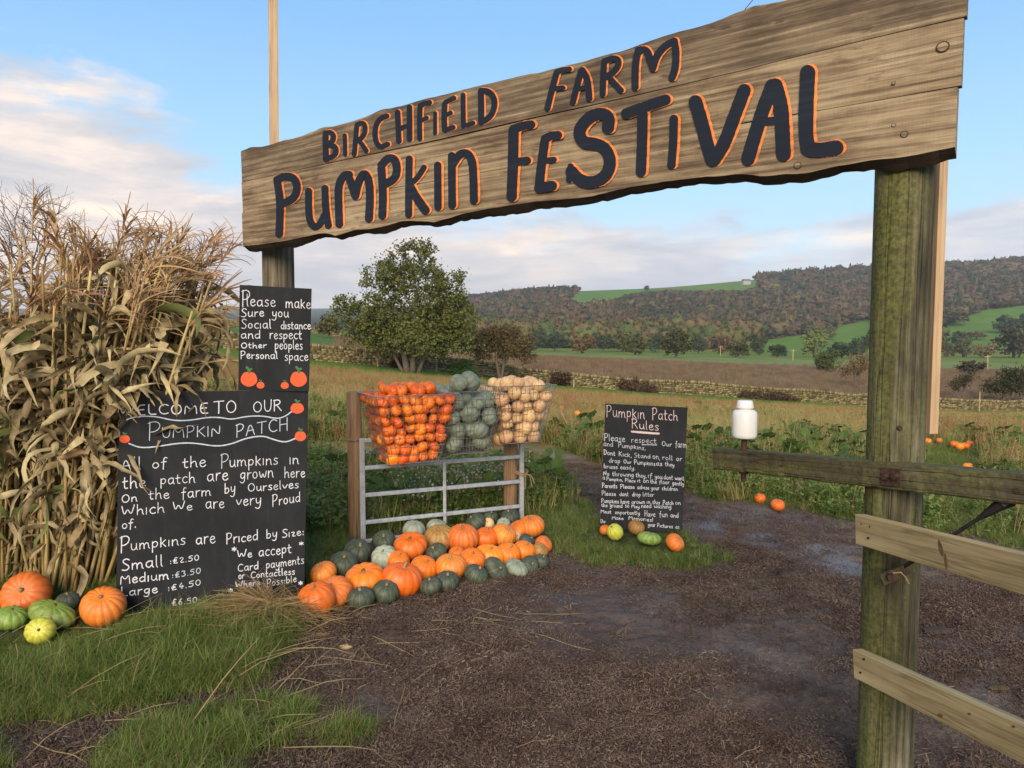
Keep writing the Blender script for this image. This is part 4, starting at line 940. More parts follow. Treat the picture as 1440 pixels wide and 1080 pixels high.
# ---------------------------------------------------------------- dry stone wall
def stone_wall(xa, xb, A, B, H, label, seed, left_gap=None):
    rr = np.random.default_rng(seed); Lx = xb - xa; L_ = Lx * math.hypot(1, B); dirv = np.array([1, B]) / math.hypot(1, B); nrm = np.array([-dirv[1], dirv[0]])
    t = thing('dry_stone_wall', label, 'wall', (xa, A + B * xa, gz1(xa, A + B * xa)))
    box = np.array([(-1, -1, -1), (1, -1, -1), (1, 1, -1), (-1, 1, -1), (-1, -1, 1), (1, -1, 1), (1, 1, 1), (-1, 1, 1)], float) / 2
    fq = np.array([(0, 3, 2, 1), (4, 5, 6, 7), (0, 1, 5, 4), (1, 2, 6, 5), (2, 3, 7, 6), (3, 0, 4, 7)])
    C, S, T = [], [], []; rowh = .155; z = 0.0; r = 0
    while z < H:
        s = rr.uniform(0, .3); top = z + rowh >= H
        while s < L_:
            w = rr.uniform(.10, .16) if top else rr.uniform(.2, .5); hh = rr.uniform(.22, .3) if top else rowh * rr.uniform(.8, 1.0)
            C.append((s + w / 2, rr.normal(0, .03), z + hh / 2)); S.append((w * .93, .42 - .08 * z, hh * .92)); T.append(rr.random()); s += w
        z += rowh; r += 1
    C, S = np.array(C), np.array(S); n = len(C)
    P = C[:, None, :] + (box[None] * (1 + rr.normal(0, .08, (n, 8, 3)))) * S[:, None, :]
    X = xa + P[..., 0] * dirv[0] + P[..., 1] * nrm[0]; Y = A + B * xa + P[..., 0] * dirv[1] + P[..., 1] * nrm[1]
    gx = xa + C[:, 0] * dirv[0]; g0 = gz(gx, A + B * gx); sag = (vnoise(C[:, 0] * .35, C[:, 0] * 0, seed) - .5) * .22 * C[:, 2]
    Z = g0[:, None] - .05 + P[..., 2] + sag[:, None]
    V = np.stack([X, Y, Z], -1).reshape(-1, 3); Q = (np.arange(n)[:, None, None] * 8 + fq[None]).reshape(-1, 4)
    me = np_mesh('stones', V - np.array(t.location), Q, M['stone']); a = me.attributes.new('tone', 'FLOAT', 'POINT'); a.data.foreach_set('value', np.repeat(T, 8).astype(np.float32))
    o = put('stones', me, t); o['kind'] = 'stuff'
stone_wall(-52, 92, WA, WB, 1.02, 'long pale yellow dry stone wall across the far edge of the pumpkin field', 5)
stone_wall(-110, -32, 145, .2, 1.0, 'dry stone wall on the rise behind the corn, further off', 6)
# ---------------------------------------------------------------- posts of the arch
def round_post(name, label, x, y, z0, z1, r0, r1, mat, seed, lean=(0, 0), cracks=True):
    t = thing(name, label, 'post', (x, y, 0)); V = []; Fc = []; n = 48; k = 40; rr = np.random.default_rng(seed)
    ph = rr.uniform(0, 6.28, 6)
    for i in range(k + 1):
        f = i / k; z = z0 + (z1 - z0) * f; r = r0 + (r1 - r0) * f
        for j in range(n):
            a = 2 * PI * j / n; q = r * (1 + .018 * math.sin(2 * a + ph[0] + z * .6) + .012 * math.sin(3 * a + ph[1] - z) + .006 * math.sin(9 * a + ph[2] + z * 2) + .004 * math.sin(17 * a + ph[3] + 3 * z))
            V.append((q * math.cos(a) + lean[0] * (z - z0), q * math.sin(a) + lean[1] * (z - z0), z))
    for i in range(k):
        for j in range(n): Fc.append((i * n + j, i * n + (j + 1) % n, (i + 1) * n + (j + 1) % n, (i + 1) * n + j))
    Fc.append(tuple(range(n))[::-1]); Fc.append(tuple(k * n + j for j in range(n)))
    b = MB(); b.add(V, Fc); b.build('post', mat, t, True); return t
RPX, RPY = 1.27, 2.43
rp = round_post('arch_post', 'thick mossy round post holding the right end of the festival sign', RPX, RPY, -.1, 2.62, .0875, .0855, M['post'], 3)
k_ = MB(); k_.tube([(-.03, -.078, 1.30), (-.03, -.0855, 1.30)], [.010, .007], 8); k_.build('knot', M['bark'], rp)
lp = round_post('arch_post', 'grey round post behind the left end of the festival sign', -1.43, 4.56, -.1, 2.42, .094, .092, M['post2'], 4)
t = tag(MB().box((0, 0, 0), (.056, .04, 3.35)).build('timber_batten', M['batten']), 'pale sawn timber batten rising high above the left end of the sign', 'batten'); t.location = (at(374, 0, 4.50).x - .012, 4.66, 3.35); t.rotation_euler = (0, .012, .3)
t = tag(MB().box((0, 0, 0), (.030, .034, 1.4)).build('timber_batten', M['batten']), 'pale sawn timber batten down the right side of the mossy post', 'batten')
_b0 = at(1315, 609, 2.47); t.location = (_b0.x - .016, 2.47, _b0.z + .7); t.rotation_euler = (0, 0, .12)

# ---------------------------------------------------------------- the festival sign
SP0 = at(340, 345, 4.42); _e = at(1350, 210, 2.22); SD = Vector((_e.x - SP0.x, _e.y - SP0.y, 0)).normalized(); SNRM = Vector((SD.y, -SD.x, 0))
if SNRM.y > 0: SNRM = -SNRM
sign = thing('festival_sign', 'wide plank sign across the arch painted BIRCHFIELD FARM PUMPKIN FESTIVAL in navy with orange edges', 'sign', SP0, math.atan2(SD.y, SD.x))
def sl(px, py):
    """photo point -> sign's own (x along, z up)"""
    p = on_plane(px, py, SP0, SNRM) - SP0; return p.dot(SD), p.z
TOPE = [(339, 213), (352, 207.5), (370, 206), (397, 198.5), (420, 193), (452, 180), (470, 178), (500, 170), (535, 155.5), (575, 146), (600, 138.5), (657, 124), (700, 114), (736, 105), (760, 101), (794, 92), (808, 88), (841, 80), (868, 73), (933, 51.7), (1001, 31), (1060, 10), (1100, 2), (1150, -14), (1250, -44), (1361, -72)]
J1 = [(339, 256), (452, 231.6), (610, 198), (753, 165), (850, 144), (1040, 100), (1100, 84.4), (1233, 52), (1359, 23)]
J2 = [(340.5, 299), (391, 289.7), (470, 278), (610, 254.5), (712, 236), (850, 211), (940, 194), (1062, 170.5), (1100, 164.5), (1233, 141), (1354, 120)]
BOT = [(342, 345.5), (371, 343), (417, 336), (450, 329), (464, 329.5), (472, 331.5), (499, 324), (534, 320), (564, 312), (585, 310.5), (610, 313), (651, 300), (684, 294), (753, 283), (800, 279), (832, 276), (880, 264), (930, 256), (976, 250), (1040, 245), (1070, 248), (1100, 245.5), (1135, 243), (1164, 236), (1220, 226.5), (1280, 219), (1345, 206)]
def edge_fn(pts, jit=0.0, seed=0):
    q = [sl(*p) for p in pts]; xs = [a for a, b in q]; zs = [b for a, b in q]
    return lambda x: float(np.interp(x, xs, zs)) + (jit * (fbm(np.array([x * 9.0]), np.array([seed * 3.3]), seed, 4)[0] - .5) if jit else 0)
eT, e1, e2, eB = edge_fn(TOPE, .012, 1), edge_fn(J1), edge_fn(J2), edge_fn(BOT, .012, 2)
def plank(name, lo, hi, x0, x1, depth, y0, mat, live_lo=0, live_hi=0, seed=0):
    N_ = 170; K = 6; V, Fc, mi = [], [], []
    yb = y0 + depth
    for i in range(N_ + 1):
        x = x0 + (x1 - x0) * i / N_; a, c = lo(x), hi(x)
        for j in range(K + 1): 
            zz = a + (c - a) * j / K; V.append((x, y0 + .0025 * math.sin(x * 2.2 + seed + j * .35), zz))
        V.append((x, yb, c + (.004 * math.sin(x * 40 + seed) - .004 if live_hi else 0))); V.append((x, yb, a - (.010 + .022 * float(vnoise(np.array([x * 6.0]), np.array([seed * 1.7]), 3)[0]) + .010 * float(vnoise(np.array([x * 31.0]), np.array([seed * 2.7]), 4)[0]) if live_lo else 0)))
    n = K + 3
    for i in range(N_):
        for j in range(K): Fc.append((i * n + j, (i + 1) * n + j, (i + 1) * n + j + 1, i * n + j + 1)); mi.append(0)
        Fc.append((i * n + K, (i + 1) * n + K, (i + 1) * n + K + 1, i * n + K + 1)); mi.append(1 if live_hi else 0)
        Fc.append((i * n + K + 1, (i + 1) * n + K + 1, (i + 1) * n + K + 2, i * n + K + 2)); mi.append(0)
        Fc.append((i * n + K + 2, (i + 1) * n + K + 2, (i + 1) * n, i * n)); mi.append(1 if live_lo else 0)
    Fc.append(tuple(range(n))[::-1]); mi.append(0); Fc.append(tuple(N_ * n + j for j in range(n))); mi.append(0)
    b = MB(); b.v = V; b.f = Fc; b.m = mi; return b.build(name, [mat, M['bark']], sign)
xL = sl(340, 300)[0]; xR = sl(1360, 0)[0]
plank('plank', lambda x: e1(x) + .0015, eT, sl(339, 230)[0], sl(1360, 0)[0], .032, .0, M['plank2'], 0, 1, 1)
def j2lo(x): return e2(x) + .0012 + .005 * math.exp(-((x - sl(1078, 168)[0]) / .13) ** 2)
plank('plank', j2lo, lambda x: e1(x) - .0015, sl(340, 280)[0], sl(1354, 60)[0], .030, .003, M['plank'], 0, 0, 2)
plank('plank', eB, lambda x: e2(x) - .0012, sl(341, 320)[0], sl(1345, 160)[0], .040, .001, M['plank'], 1, 0, 3)
for xx in (.35, 1.9, 3.2):
    zt, zb = min(eT(xx), .66), eB(xx) + .04
    MB().box((xx, .0415 + .018, (zt + zb) / 2 - .01), (.09, .032, zt - zb - .06)).build('back_batten', M['plank2'], sign)
# knots on the right-hand planks
for px, py, r in ((1326, 66, 7), (1257, 117, 2.5), (1122, 233, 5), (1272, 189, 4.5), (1257, 176, 2.5)):
    x, z = sl(px, py); rm = r * .0023
    V = [(x + rm * math.cos(a) * 1.15, -.0032, z + rm * math.sin(a)) for a in np.linspace(0, 2 * PI, 13)[:-1]]; Vi = [(x + rm * .78 * math.cos(a) * 1.15, -.0036, z + rm * .78 * math.sin(a)) for a in np.linspace(0, 2 * PI, 13)[:-1]]
    b = MB(); b.add(V + Vi, [(i, (i + 1) % 12, 12 + (i + 1) % 12, 12 + i) for i in range(12)], 0); b.add(Vi, [tuple(range(12))], 1); b.build('knot', [M['bark'], M['plank']], sign)

def smooth_line(pts, it=2):
    for _ in range(it):
        q = [pts[0]]
        for a, b in zip(pts[:-1], pts[1:]): q += [(a[0] * .75 + b[0] * .25, a[1] * .75 + b[1] * .25), (a[0] * .25 + b[0] * .75, a[1] * .25 + b[1] * .75)]
        q.append(pts[-1]); pts = q
    return pts
def stroke_poly(pts, w, cap=5, jit=0.0):
    """round-capped ribbon in the drawing plane: verts and quads"""
    V, Fc = [], []; n = len(pts)
    def nrm(i):
        a = pts[max(i - 1, 0)]; b = pts[min(i + 1, n - 1)]; dx, dy = b[0] - a[0], b[1] - a[1]; l = math.hypot(dx, dy) or 1; return -dy / l, dx / l
    rows = []
    nx, ny = nrm(0); tx, ty = ny, -nx
    for k in range(cap, 0, -1):
        a = PI / 2 * k / cap; rows.append((pts[0][0] - tx * w * math.sin(a), pts[0][1] - ty * w * math.sin(a), nx, ny, w * max(.12, math.cos(a))))
    for i in range(n):
        nx, ny = nrm(i); rows.append((pts[i][0], pts[i][1], nx, ny, w * (1 + jit * random.uniform(-1, 1))))
    nx, ny = nrm(n - 1); tx, ty = ny, -nx
    for k in range(1, cap + 1):
        a = PI / 2 * k / cap; rows.append((pts[-1][0] + tx * w * math.sin(a), pts[-1][1] + ty * w * math.sin(a), nx, ny, w * max(.12, math.cos(a))))
    for x, y, nx, ny, ww in rows: V += [(x - nx * ww, y - ny * ww), (x + nx * ww, y + ny * ww)]
    Fc = [(2 * i, 2 * i + 1, 2 * i + 3, 2 * i + 2) for i in range(len(rows) - 1)]
    return V, Fc
ZO = {1: (330, 140, 4.911), 2: (570, 80, 4.911), 3: (760, 30, 4.154), 4: (940, 60, 4.911)}
LET = [ # zoom, [(half width, points)...]
 (1, [(20, [(632, 250), (633, 330), (635, 412)]), (17, [(632, 232), (668, 226), (690, 252), (682, 290), (642, 312)]), (18, [(645, 314), (695, 322), (708, 358), (690, 392), (642, 412)])]),
 (1, [(14, [(765, 250), (768, 380)])]),
 (1, [(16, [(848, 180), (838, 300), (830, 378)]), (16, [(850, 176), (885, 160), (906, 180), (905, 232), (880, 270), (850, 283)]), (15, [(862, 285), (885, 310), (914, 355)])]),
 (1, [(17, [(1055, 115), (1010, 132), (980, 175), (972, 240), (982, 300), (1012, 332), (1060, 310)])]),
 (1, [(18, [(1130, 90), (1138, 288)]), (18, [(1212, 55), (1213, 275)]), (16, [(1140, 205), (1205, 180)])]),
 (1, [(17, [(1285, 50), (1280, 160), (1283, 272)]), (17, [(1285, 45), (1315, 28), (1350, 22)]), (13, [(1285, 150), (1332, 128)])]),
 (2, [(13, [(210, 390), (210, 528)])]),
 (2, [(18, [(276, 330), (272, 420), (276, 505)]), (16, [(285, 312), (340, 286)]), (14, [(280, 405), (318, 388)]), (16, [(280, 508), (335, 488)])]),
 (2, [(16, [(403, 265), (404, 400), (406, 478)]), (15, [(406, 476), (440, 470), (472, 458)])]),
 (2, [(20, [(526, 240), (528, 350), (528, 452)]), (19, [(528, 235), (580, 238), (617, 280), (622, 340), (602, 400), (565, 435), (530, 452)])]),
 (3, [(17, [(98, 300), (66, 420), (44, 510)]), (15, [(98, 298), (135, 285), (172, 282)]), (14, [(80, 395), (135, 390)])]),
 (3, [(17, [(240, 295), (215, 385), (193, 474)]), (18, [(248, 288), (275, 330), (286, 400), (288, 452)]), (13, [(215, 398), (275, 385)])]),
 (3, [(17, [(375, 245), (370, 330), (367, 425)]), (17, [(378, 235), (430, 215), (462, 228), (455, 270), (425, 305), (385, 325)]), (16, [(405, 330), (440, 370), (474, 405)])]),
 (3, [(20, [(556, 385), (556, 290), (565, 195), (590, 168)]), (20, [(575, 172), (625, 165), (645, 230), (660, 275)]), (20, [(660, 272), (680, 205), (730, 145), (785, 118)]), (20, [(785, 122), (797, 180), (792, 280), (772, 330)])]),
 (1, [(24, [(300, 570), (318, 690), (318, 800), (312, 930)]), (24, [(298, 555), (365, 525), (425, 550), (440, 625), (408, 690), (335, 720)])]),
 (1, [(22, [(515, 635), (515, 740), (520, 830), (550, 885), (590, 872), (625, 800)]), (22, [(628, 615), (633, 760), (652, 870)])]),
 (1, [(24, [(727, 862), (722, 720), (720, 590), (760, 520), (795, 520)]), (25, [(785, 520), (815, 590), (838, 665)]), (25, [(838, 665), (858, 570), (900, 500), (935, 560), (940, 700), (932, 822)])]),
 (1, [(25, [(1018, 480), (1030, 650), (1024, 802)]), (25, [(1018, 455), (1065, 402), (1115, 412), (1128, 490), (1110, 550), (1045, 585)])]),
 (1, [(22, [(1210, 412), (1206, 600), (1206, 795)]), (17, [(1215, 588), (1270, 540), (1312, 470)]), (27, [(1215, 600), (1260, 680), (1322, 765)])]),
 (2, [(23, [(228, 750), (230, 1038)])]),
 (2, [(24, [(325, 685), (328, 1025)]), (25, [(330, 745), (375, 675), (430, 660), (468, 715), (476, 850), (478, 992)])]),
 (2, [(32, [(752, 510), (748, 740), (738, 965)]), (27, [(752, 500), (810, 478), (872, 470)]), (25, [(755, 735), (800, 722), (845, 718)])]),
 (2, [(28, [(966, 590), (942, 760), (928, 905)]), (26, [(968, 568), (1010, 545), (1058, 542)]), (19, [(950, 722), (1030, 712)]), (32, [(930, 905), (980, 898), (1016, 892)])]),
 (3, [(32, [(398, 622), (405, 560), (355, 537), (285, 562), (222, 640), (250, 712), (330, 715), (395, 755), (415, 840), (375, 920), (290, 948), (225, 925), (185, 880)]), (17, [(180, 850), (172, 925)])]),
 (3, [(28, [(505, 540), (600, 505), (733, 460)]), (27, [(600, 545), (598, 700), (590, 880)])]),
 (3, [(22, [(782, 572), (780, 700), (768, 840)])]),
 (4, [(42, [(190, 412), (235, 560), (268, 700), (305, 812)]), (40, [(527, 332), (455, 520), (390, 700), (318, 812)])]),
 (4, [(42, [(718, 300), (650, 480), (600, 640), (552, 805)]), (46, [(740, 300), (780, 430), (790, 600), (797, 772)]), (26, [(640, 552), (780, 535)])]),
 (4, [(46, [(965, 208), (952, 480), (952, 690), (985, 745)]), (46, [(965, 735), (1040, 748), (1160, 728)])])]
_glyphs = 'BIRCHFIELD' + 'FARM' + 'PUMPKIN' + 'FESTIVAL'
for gi_, (zo, strokes) in enumerate(LET):
    ox, oy, sc_ = ZO[zo]; big = gi_ >= 14
    bn, bo = MB(), MB()
    for k, (w, pts) in enumerate(strokes):
        pp = smooth_line(pts, 3 if len(pts) > 2 else 1); pix = [(ox + x / sc_, oy + y / sc_) for x, y in pp]; wp = w / sc_
        off = (1.9 if not big else 2.9) * (.62 + .55 * (pix[0][0] - 340) / 800)
        wp *= 1.13 if big else 1.08; V, Fc = stroke_poly(pix, wp, 5, .03); q = [sl(*p) for p in V]; bn.add([(x, -.0046 - .00022 * k, z) for x, z in q], Fc)
        V, Fc = stroke_poly([(x + off, y - off * .28) for x, y in pix], wp * 1.03 + .3, 5, .06); q = [sl(*p) for p in V]; bo.add([(x, -.0030 - .00022 * k, z) for x, z in q], Fc)
    o = bn.build('letter', M['navy'], sign); bo.build('letter_edge', M['orange_paint'], o)

# ---------------------------------------------------------------- chalk boards and handwriting
G = {} # single-stroke hand alphabet: (width, strokes); cap height 10, x height 5.6
def gl(ch, w, *st): G[ch] = (w, [[(float(a.split(',')[0]), float(a.split(',')[1])) for a in s.split()] for s in st])
gl('a', 5.6, '4.6,4.8 3,5.6 1,4.6 .5,2.4 1.6,.2 3.4,.6 4.6,2.6', '4.6,5.4 4.6,1.4 5.4,.1')
gl('b', 5.4, '.8,9.6 .8,.2', '.8,3 2,5.2 4,5 4.8,2.8 3.8,.5 2,0 .8,1.2')
gl('c', 4.6, '4.4,4.8 3,5.6 1.2,4.6 .5,2.6 1.4,.6 3,0 4.4,.8')
gl('d', 5.6, '4.4,4.6 3,5.4 1,4.4 .5,2.2 1.8,.1 3.6,.8 4.6,2.4', '4.7,9.6 4.7,.1')
gl('e', 4.8, '.7,2.9 4.2,3.3 4,5 2.4,5.7 .8,4.2 .6,2 1.8,.1 3.4,.2 4.6,1.4')
gl('f', 3.8, '3.8,8.8 2.8,9.6 1.8,8.6 1.6,5 1.4,-1.5', '.1,5.2 3.4,5.5')
gl('g', 5.4, '4.4,4.8 2.8,5.6 1,4.5 .7,2.3 2,.5 3.6,1.3 4.5,3.4', '4.5,5.5 4.4,0 3.6,-2.8 1.6,-3.2 .4,-2')
gl('h', 5.4, '.8,9.6 .8,.1', '.8,2.8 2.2,5 3.8,5 4.4,3.4 4.4,.9 5.1,.1')
gl('i', 1.8, '.8,5.4 .8,.1')
gl('k', 5.0, '.8,7.8 .8,.1', '4.2,5.6 1,2.6', '1.6,3.2 4.4,.1')
gl('l', 2.2, '.8,9.6 .8,1 1.6,.1')
gl('m', 8.2, '.7,5.3 .7,.1', '.7,3 1.8,5.1 3.2,5.2 3.8,3.6 3.8,.2', '3.8,3 5,5.1 6.4,5.1 7,3.4 7,.8 7.8,.1')
gl('n', 5.2, '.7,5.3 .7,.1', '.7,3 2,5.2 3.6,5.2 4.3,3.6 4.3,.8 5,.1')
gl('o', 5.2, '2.4,5.6 .8,4.4 .6,1.8 2.2,0 4,.9 4.6,3 3.8,5 2.2,5.6')
gl('p', 5.2, '.8,5.4 .8,-3.4', '.8,3.6 2,5.4 4,5.2 4.7,3.2 3.6,.9 1.8,.7 .8,1.8')
gl('r', 4.0, '.8,5.4 .8,.1', '.8,3 1.8,5 3.8,5.3')
gl('s', 4.2, '3.8,5 2.2,5.7 .9,4.7 1.6,3.3 3.4,2.5 3.8,1.1 2.4,0 .6,.6')
gl('t', 4.0, '1.6,8.4 1.4,1.4 2.2,.1 3.6,.5', '.1,5.2 3.6,5.6')
gl('u', 5.4, '.8,5.4 .7,1.8 1.8,.1 3.4,.5 4.4,2.4', '4.5,5.4 4.5,1.2 5.3,.1')
gl('v', 4.8, '.3,5.4 2.2,.2 4.6,5.5')
gl('w', 7.0, '.4,5.4 1.3,1 2.4,.3 3.5,4.4 4.6,.3 5.8,1 6.6,5.5')
gl('y', 5.2, '.8,5.4 .8,2.2 2,1 3.6,1.8 4.4,3.4', '4.6,5.4 4.4,0 3.4,-3 1.4,-3.2 .2,-2.2')
gl('z', 4.4, '.6,5.3 4,5.4 .6,.2 4.2,.3')
gl('A', 7.0, '.4,0 3.2,9.8 6.2,.1', '1.4,3.4 5.6,3.8')
gl('B', 6.0, '.8,9.8 .8,0', '.8,9.6 4,9.6 4.8,7.6 3.4,5.4 .8,5.2', '3,5.3 5.2,4 5,1.2 3,0 .8,0')
gl('C', 6.6, '6.2,8.4 4,9.8 1.6,8.4 .6,5 1.4,1.6 3.8,0 6.2,1.2')
gl('D', 6.4, '.8,9.6 .8,.1', '.3,9.6 3.6,9.4 5.8,6.8 5.4,2.6 3.2,.2 .4,.1')
gl('E', 5.6, '5,9.6 .9,9.4 .8,.2 5.2,.3', '.8,5 4.4,5.2')
gl('H', 6.6, '.8,9.8 .8,.1', '5.8,9.8 5.8,.1', '.8,5 5.8,5.2')
gl('I', 1.8, '.8,9.6 .8,.1')
gl('K', 6.2, '.8,9.8 .8,.1', '5.4,9.2 1,4.6', '1.8,5.2 5.8,.1')
gl('L', 5.6, '.9,9.8 .8,.2 5.2,.3')
gl('M', 8.4, '.6,0 1,9.6 4.1,3.6 7.2,9.6 7.8,0')
gl('N', 6.8, '.7,0 .8,9.6 5.8,.4 6,9.8')
gl('O', 7.2, '3.6,9.8 1.2,8 .5,4.6 1.6,1 3.8,0 6,1.6 6.7,5 5.8,8.4 3.4,9.8')
gl('P', 6.0, '1,10 .8,-.4', '.2,9.2 3,10.4 5.4,9 5.2,6.2 3.2,4.4 1,4.2')
gl('R', 6.4, '.9,9.8 .8,0', '.3,9.2 3.4,10 5.4,8.4 4.6,6 1,4.8', '2.6,5.2 6,0')
gl('S', 5.6, '5.2,8.6 3.4,9.9 1.4,9 1,7.2 2.8,5.4 4.8,3.8 5,1.8 3.2,0 .6,.8')
gl('T', 6.8, '.2,9.4 6.6,9.8', '3.4,9.6 3.3,.1')
gl('U', 6.4, '.8,9.6 .8,3 2,.4 4.2,.2 5.6,2.6 5.8,9.8')
gl('W', 9.6, '.4,9.4 2,.4 4.4,7.4 6.8,.4 9.2,9.8')
gl('0', 5.8, '2.8,9 1,7.4 .7,3.6 2,.4 3.8,.6 5,3 4.9,6.8 3.8,8.8 2.6,9')
gl('2', 5.4, '.8,7.4 2.4,9 4.2,8 4,5.6 .7,.3 5,.4'); gl('3', 5.2, '.9,8.4 3,9 4.4,7.4 2.4,5 4.6,3.4 4.2,1 2.2,0 .6,.9')
gl('4', 5.6, '3.2,9 .6,3 5.2,3.3', '3.8,5.4 3.6,-.2'); gl('5', 5.4, '4.8,9 1.4,8.8 1,5.2 3.4,5.8 4.8,4 4.2,1 2,0 .6,.8'); gl('6', 5.4, '4,9 1.6,6 .8,2.6 2.2,.1 4.2,.7 4.6,3 3,4.8 1.2,3.6')
gl('£', 5.8, '4.8,8.4 3.4,9.2 2,8 2.2,4 1.8,1 .5,.3 5,.5', '.6,5.2 4,5.4', '.7,3.4 4,3.6')
gl(':', 2.2, '1,5.2 1,4.4', '1,1.4 1,.6'); gl('.', 2.0, '.9,.7 1,.0'); gl(',', 2.0, '1.1,.9 .5,-1.2'); gl('!', 2.0, '1,9.6 .9,2.6', '.9,.8 .9,.1'); gl("'", 1.6, '.9,9.6 .6,7.8')
gl('*', 5.0, '2.5,6.6 2.5,1.8', '.6,5.4 4.4,3', '.6,3 4.4,5.4'); gl('_', 10, '0,-1.5 10,-1.5')
def chalk_word(board, word, p0, p1, h, hw, mat, f, jit=.22, name='chalk_word'):
    """word between two photo points of its baseline; f maps a photo point to the board's own surface"""
    tot = sum(G[c][0] + .9 for c in word) - .9; b = MB(); x = 0; k = 0
    dx, dy = (p1[0] - p0[0]) / tot, (p1[1] - p0[1]) / tot; s = h / 10
    for c in word:
        w, st = G[c]; jy = random.uniform(-jit, jit); js = random.uniform(.93, 1.07)
        for q in st:
            q = smooth_line(q, 2) if len(q) > 2 else q
            pix = [(p0[0] + dx * (x + a) + .0 * bb, p0[1] + dy * (x + a) - (bb * js + jy) * s) for a, bb in q]
            V, Fc = stroke_poly(pix, hw * .74 * random.uniform(.85, 1.15), 2, .10); b.add([f(u, v, -.0012 - .00006 * (k % 12)) for u, v in V], Fc); k += 1
        x += w + .9
    return b.build(name, mat, board)
class Board:
    def __init__(s, name, label, corners, Ys, thick=.012):
        P = [at(c[0], c[1], y) for c, y in zip(corners, Ys)]          # TL TR BR BL
        s.o = P[3].copy(); ux = (P[2] - P[3]); s.N = ux.cross(P[0] - P[3]).normalized()
        if s.N.y > 0: s.N = -s.N
        s.ux = ux.normalized(); s.uz = s.ux.cross(-s.N).normalized() * -1
        s.uz = (P[0] - P[3]) - s.ux * (P[0] - P[3]).dot(s.ux); s.uz.normalize()
        s.N = s.ux.cross(s.uz); s.N = s.N if s.N.y < 0 else -s.N
        s.t = thing(name, label, 'sign', s.o); R = Matrix((s.ux, -s.N, s.uz)).transposed(); s.t.rotation_euler = R.to_euler()
        q = [s.f(*c) for c in corners]; F4 = [(x, 0, z) for x, _, z in q]
        b = MB(); b.add(F4 + [(x, thick, z) for x, _, z in F4], [(3, 2, 1, 0), (4, 5, 6, 7), (0, 1, 5, 4), (1, 2, 6, 5), (2, 3, 7, 6), (3, 0, 4, 7)]); b.build('board', M['black'], s.t)
    def f(s, px, py, d=0.0):
        p = on_plane(px, py, s.o, s.N) - s.o; return (p.dot(s.ux), d, p.dot(s.uz))
    def word(s, zo, word, x0, y0, x1, y1, h, hw, mat='chalk'):
        ox, oy, sc_ = zo; chalk_word(s.t, word, (ox + x0 / sc_, oy + y0 / sc_), (ox + x1 / sc_, oy + y1 / sc_), h / sc_, hw * (.78 if sc_ > 9 else 1), M[mat], s.f)
    def line(s, zo, pts, hw, mat='chalk', name='chalk_line'):
        ox, oy, sc_ = zo; pix = [(ox + x / sc_, oy + y / sc_) for x, y in smooth_line(pts, 3)]; V, Fc = stroke_poly(pix, hw, 2, .12)
        MB().add([s.f(u, v, -.0011) for u, v in V], Fc).build(name, M[mat], s.t)
    def daub(s, zo, x, y, rx, ry):
        ox, oy, sc_ = zo; cx, cy = ox + x / sc_, oy + y / sc_; rx /= sc_; ry /= sc_; n = 20
        V = [(cx + rx * math.cos(a) * (1 + .05 * math.sin(3 * a)), cy + ry * (math.sin(a) - .13 * math.exp(-((a - 1.5 * PI) / .4) ** 2) * -1.0)) for a in np.linspace(0, 2 * PI, n + 1)[:-1]]
        o = MB().add([s.f(u, v, -.0022) for u, v in V], [tuple(range(n))]).build('painted_pumpkin', M['daub'], s.t)
        V, Fc = stroke_poly([(cx + rx * .05, cy - ry * .8), (cx, cy - ry * 1.15), (cx - rx * .25, cy - ry * 1.45)], rx * .16, 3)
        b = MB().add([s.f(u, v, -.0026) for u, v in V], Fc); V, Fc = stroke_poly([(cx, cy - ry * 1.1), (cx + rx * .3, cy - ry * 1.28)], rx * .13, 3); b.add([s.f(u, v, -.0028) for u, v in V], Fc); b.build('painted_stalk', M['daub_leaf'], o)
Z1, Z2 = (160, 540, 5.143), (160, 690, 5.143)
wb = Board('welcome_board', 'large black chalkboard beside the corn reading COME TO OUR PUMPKIN PATCH with prices', [(168, 551.5), (433.5, 548.5), (427.5, 839), (163, 862)], [4.24, 4.42, 4.38, 4.17])
